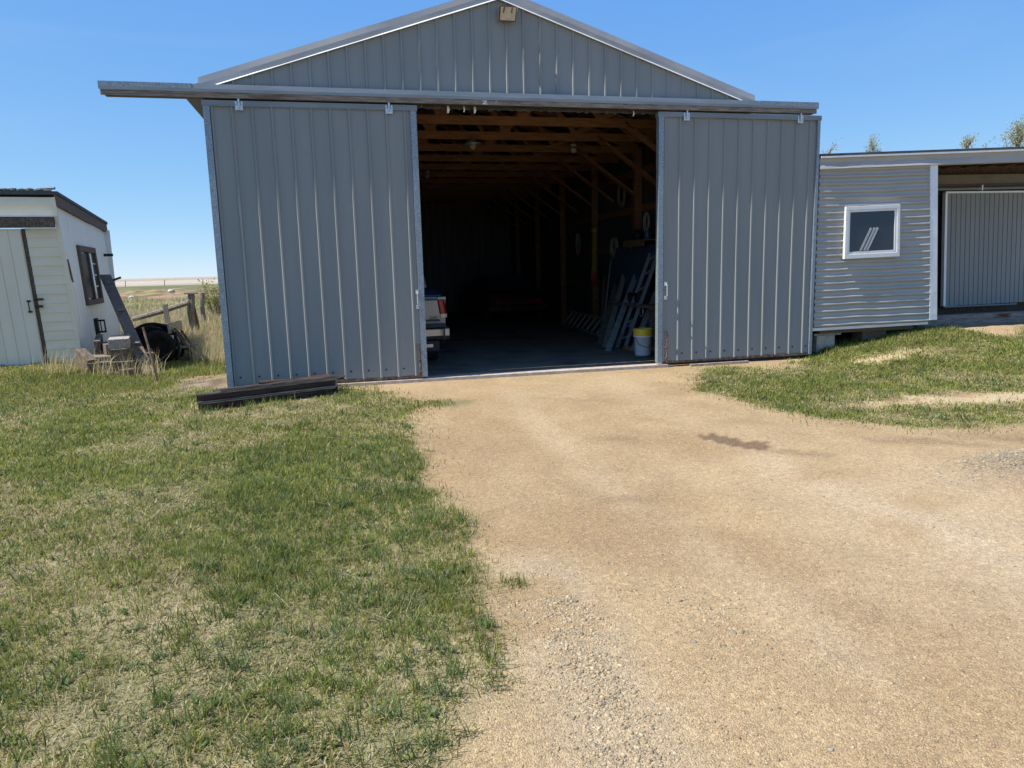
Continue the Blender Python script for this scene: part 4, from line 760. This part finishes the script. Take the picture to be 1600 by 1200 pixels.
def lawn(n, box, seed, gfrac, hmul=1.):
    x, y, r = scatter(n, *box, seed); dist = np.hypot(x-CPn[0], y-CPn[1])
    keep = inview(x, y) & (r.random(len(x)) < np.clip((3.8/np.maximum(dist, .5))**.95, .12, 1)); x, y, dist = x[keep], y[keep], dist[keep]
    # clump: pull towards clump centres
    cxs = np.floor(x/.075)*.075+.0375+(hsh(np.floor(x/.075), np.floor(y/.075), 5)-.5)*.07; cys = np.floor(y/.075)*.075+.0375+(hsh(np.floor(x/.075), np.floor(y/.075), 6)-.5)*.07
    k = .30*r.random(len(x)); x, y = x+(cxs-x)*k, y+(cys-y)*k
    jt = np.where(r.random(len(x)) < .3, .11, .03)*np.clip(dist/4, .6, 2); m = grassmask(x+r.normal(0, 1, len(x))*jt, y+r.normal(0, 1, len(x))*jt); x, y, dist = x[m], y[m], dist[m]; n = len(x)
    lush = fbm(x, y, .9, 101, 4)*.6+fbm(x, y, 3.3, 111, 3)*.4; near = .0
    pg = np.clip(gfrac+(lush-.5)*2.5-.06+.14*S(.9, 1.7, x)*S(-4.2, -5.2, y)*S(4, 3, x), .24, .92); green = r.random(n) < pg
    clump = hsh(np.floor(x/.075), np.floor(y/.075), 9)
    thin = r.random(n) < np.clip(.55+1.4*(lush-.32)+.25*clump, .35, 1.); x, y, dist, lush, green, clump = x[thin], y[thin], dist[thin], lush[thin], green[thin], clump[thin]; n = len(x)
    h_ = (.022+.044*np.clip(lush*1.3-.2, .15, 1)*(.55+.75*clump))*r.uniform(.5, 1.35, n)*hmul; wd = .0042*np.clip(dist/4.2, .85, 3.0)**.85*r.uniform(.7, 1.3, n)
    ln = np.where(green, np.abs(r.normal(.85, .40, n)), np.abs(r.normal(1.3, .3, n))); col = np.where(green[:, None], pal(r, n, GREENS, (3, 3, 2, 1.6, 1.4)), pal(r, n, STRAWS, (3, 2, 2, 2)))
    tone = fbm(x, y, 1.7, 131, 3)[:, None]; col = col*np.where(green[:, None], .80+.56*tone, .92)
    parts.append(blades(x, y, h_, wd, np.clip(ln, 0, 1.52), col, seed+1, np.where(green, 0, .006), np.where(green, .42, .9)))
lawn(1500000, (-7, 2.6, -8.9, 4.2), 201, .70); lawn(800000, (5.3, 13.5, -5.4, .9), 203, .74, .9)
# taller grass round the small shed, the pile and the channel stack
def tall(n, box, seed, hr, gf, test, wd=.005, ln=.5, straw=STRAWS):
    x, y, r = scatter(n, *box, seed); k = inview(x, y, .1) & test(x, y); x, y = x[k], y[k]; n = len(x); g = r.random(n) < gf
    col = np.where(g[:, None], pal(r, n, GREENS, (3, 3, 2, 2, 1)), pal(r, n, straw, (3, 3, 1, 2))); dist = np.hypot(x-CPn[0], y-CPn[1])
    parts.append(blades(x, y, r.uniform(*hr, n), wd*np.clip(dist/10, .8, 3)*r.uniform(.7, 1.3, n), np.abs(r.normal(ln, .3, n)), col, seed+1))
notdirt = lambda x, y: (ell(x, y, -.5, .9, .42, .7) > .95) & ~((x > -.04) & (y > .0))
tall(16000, (-5.5, -.9, .4, 2.3), 301, (.04, .09), .85, lambda x, y: notdirt(x, y) & (fbm(x, y, 1.6, 7) > .42))
tall(150, (-3.0, -1.5, 1.9, 2.7), 303, (.10, .34), .15, lambda x, y: fbm(x, y, 2.6, 9) > .42, .0055, .7)
tall(300, (-2.75, -1.2, 1.75, 2.25), 315, (.15, .5), .05, lambda x, y: x < 9, .005, .75)
DRY = [(.52, .43, .25), (.58, .50, .31), (.42, .33, .17), (.46, .39, .25)]
JUNK = lambda x, y: (ell(x, y, -1.75, 3.3, .75, 1.5, .2) > 1)
tall(42000, (-6, -.05, 3.0, 15), 305, (.15, .42), .12, lambda x, y: notdirt(x, y) & JUNK(x, y) & (fbm(x, y, .8, 17) > .30) & ~((x < -2.3-.11*(y-2.9)) & (y < 6.9)), .0060, .45, DRY)
tall(7000, (-2.2, -.08, 1.9, 6), 307, (.06, .18), .9, lambda x, y: notdirt(x, y) & JUNK(x, y) & (fbm(x, y, 1.1, 27) > .47), .006, .5)
tall(1400, (-.3, 1.9, -1.4, -.1), 309, (.05, .12), .9, lambda x, y: (fbm(x, y, 3, 37) > .4) & ((y < -.60+.37*x-.55) | (x > 1.35)))
tall(26000, (-22, 1, 15, 30), 311, (.10, .28), .35, lambda x, y: fbm(x, y, .5, 47) > .42, .0075, .5, DRY)
tall(1500, (8.45, 11, -.5, -.02), 313, (.04, .09), .9, lambda x, y: (fbm(x, y, 2.5, 57) > .35) & (y < .05+.05*(x-8.5)))
# coarse tufts and broad-leaved weeds
def clusters(n, box, seed, per, hr, wr, lr, rad, cols):
    x, y, r = scatter(n, *box, seed); k = grassmask(x, y) & inview(x, y); x, y = x[k], y[k]; m = per; X = np.repeat(x, m)+r.normal(0, rad, len(x)*m); Y = np.repeat(y, m)+r.normal(0, rad, len(x)*m); q = len(X); sc = np.repeat(r.uniform(.6, 1.4, len(x)), m)
    parts.append(blades(X, Y, r.uniform(*hr, q)*sc, r.uniform(*wr, q), r.uniform(*lr, q), np.repeat(np.array(cols)[r.integers(0, len(cols), len(x))], m, 0)*r.uniform(.75, 1.25, (q, 1)), seed+1, 0., .6))
TG = [(.095, .14, .032), (.13, .175, .038), (.17, .21, .046), (.11, .165, .06), (.24, .255, .065)]
clusters(1700, (-5, 2.3, -8.8, -3), 601, 15, (.04, .085), (.0035, .006), (.5, 1.4), .020, TG)
clusters(1000, (.6, 2.3, -8.8, -3.2), 607, 16, (.045, .095), (.0035, .0055), (.4, 1.35), .022, TG[:4])
clusters(700, (-6, 2.3, -3, 2), 609, 14, (.05, .10), (.006, .010), (.4, 1.2), .035, TG)
clusters(420, (-4, 2.3, -8.8, -2.5), 603, 9, (.03, .055), (.010, .018), (1.1, 1.45), .012, [(.09, .15, .04), (.12, .18, .05)])
clusters(1000, (5.4, 13, -5, .5), 605, 14, (.04, .09), (.006, .010), (.5, 1.3), .035, TG)
x, y, r = scatter(260, -5, 2.1, -8.5, 1.5, 501); k = grassmask(x, y) & inview(x, y); x, y = x[k], y[k]; n = len(x)
parts.append(blades(x, y, r.uniform(.12, .38, n), np.full(n, .0032)*np.clip(np.hypot(x-1.43, y+9.6)/4, .8, 2.2), np.full(n, 1.52), pal(r, n, [(.55, .48, .33), (.48, .40, .25)], (1, 1)), 502, .035, .97))
V, A, B, C = join(parts); print('blades', len(A)); gr = bulk('grass', V, A, B, BLADE, C); gr['kind'] = 'stuff'; gr['label'] = 'short patchy lawn grass mixed with dry straw'
# ------------------------------------------------------------------ gravel
ico = np.array([(0, .526, .851), (0, -.526, .851), (0, .526, -.851), (0, -.526, -.851), (.526, .851, 0), (-.526, .851, 0), (.526, -.851, 0), (-.526, -.851, 0), (.851, 0, .526), (-.851, 0, .526), (.851, 0, -.526), (-.851, 0, -.526)])
icf = np.array([(0,1,8),(0,9,1),(0,8,4),(0,4,5),(0,5,9),(1,6,8),(1,9,7),(1,7,6),(2,10,3),(2,3,11),(2,4,10),(2,5,4),(2,11,5),(3,10,6),(3,6,7),(3,7,11),(4,8,10),(6,10,8),(5,11,9),(7,9,11)])
def stones(x, y, s, col, r):
    n = len(x); sc = np.stack([s*r.uniform(.75, 1.4, n), s*r.uniform(.6, 1.1, n), s*r.uniform(.35, .7, n)], 1); a = r.uniform(0, 6.28, n); ca, sa = np.cos(a)[:, None], np.sin(a)[:, None]
    P = ico[None]*(1+r.uniform(-.36, .30, (n, 12, 1)))*sc[:, None, :]; px, py = P[..., 0]*ca-P[..., 1]*sa, P[..., 0]*sa+P[..., 1]*ca
    V = np.stack([px+x[:, None], py+y[:, None], P[..., 2]+(hg(x, y)+s*.05)[:, None]], -1).reshape(-1, 3); F = (icf[None]+(np.arange(n)*12)[:, None, None]).reshape(-1, 3); return V, F, np.repeat(col, 12, 0)
SP = [(.36, .285, .17), (.39, .31, .19), (.29, .22, .13), (.25, .215, .165), (.41, .335, .22), (.19, .162, .125), (.28, .185, .11)]
SV_, SF_, SC_ = [], [], []; off = 0
def addst(x, y, s, w_, r):
    global off
    k = inview(x, y, .1); x, y, s = x[k], y[k], s[k]; V, F, c = stones(x, y, s, pal(r, len(x), SP, w_), r); SV_.append(V); SF_.append(F+off); SC_.append(c); off += len(V)
x, y, r = scatter(230000, 1.75, 8, -8.9, -1.5, 401); dist = np.hypot(x-CPn[0], y-CPn[1]); k = (r.random(len(x)) < np.clip((2.8/dist)**1.5, .06, 1)) & ~grassmask(x, y); x, y = x[k], y[k]; addst(x, y, r.gamma(1.6, .0009, len(x))+.0011, (4, 3, 3, 1.5, 1.5, 1, 1.2), r)
yy = -8.9+2.35*rng.random(5200)**.8; xx = np.interp(yy, [-9, -7.6, -6.9, -6.2], [2.18, 2.24, 2.31, 2.34])+rng.normal(0, .085, 5200); k = fbm(xx, yy, 3.5, 77) > .36; addst(xx[k], yy[k], rng.gamma(2.6, .00125, k.sum())+.0016, (4, 3, 2, 1.6, 2, .9, .8), rng)
xx, yy = 2.97+rng.normal(0, .10, 330), -6.95+rng.normal(0, .2, 330); addst(xx, yy, rng.gamma(3., .0011, 330)+.002, (3, 2, 1, 3, 2, 2, .5), rng)
xx, yy = 6.15+rng.normal(0, .38, 2600), rng.normal(0, .14, 2600); yy = yy-5.45+.25*(xx-6.15); addst(xx, yy, rng.gamma(2.6, .0014, 2600)+.0016, (2, 2, 1, 4, 1, 2, .5), rng)
gv = bulk('gravel', np.concatenate(SV_), None, np.concatenate(SF_), attr_mat('stone_chip', .9, 0, .2), np.concatenate(SC_)); gv['kind'] = 'stuff'; gv['label'] = 'loose gravel and grit scattered on the drive'
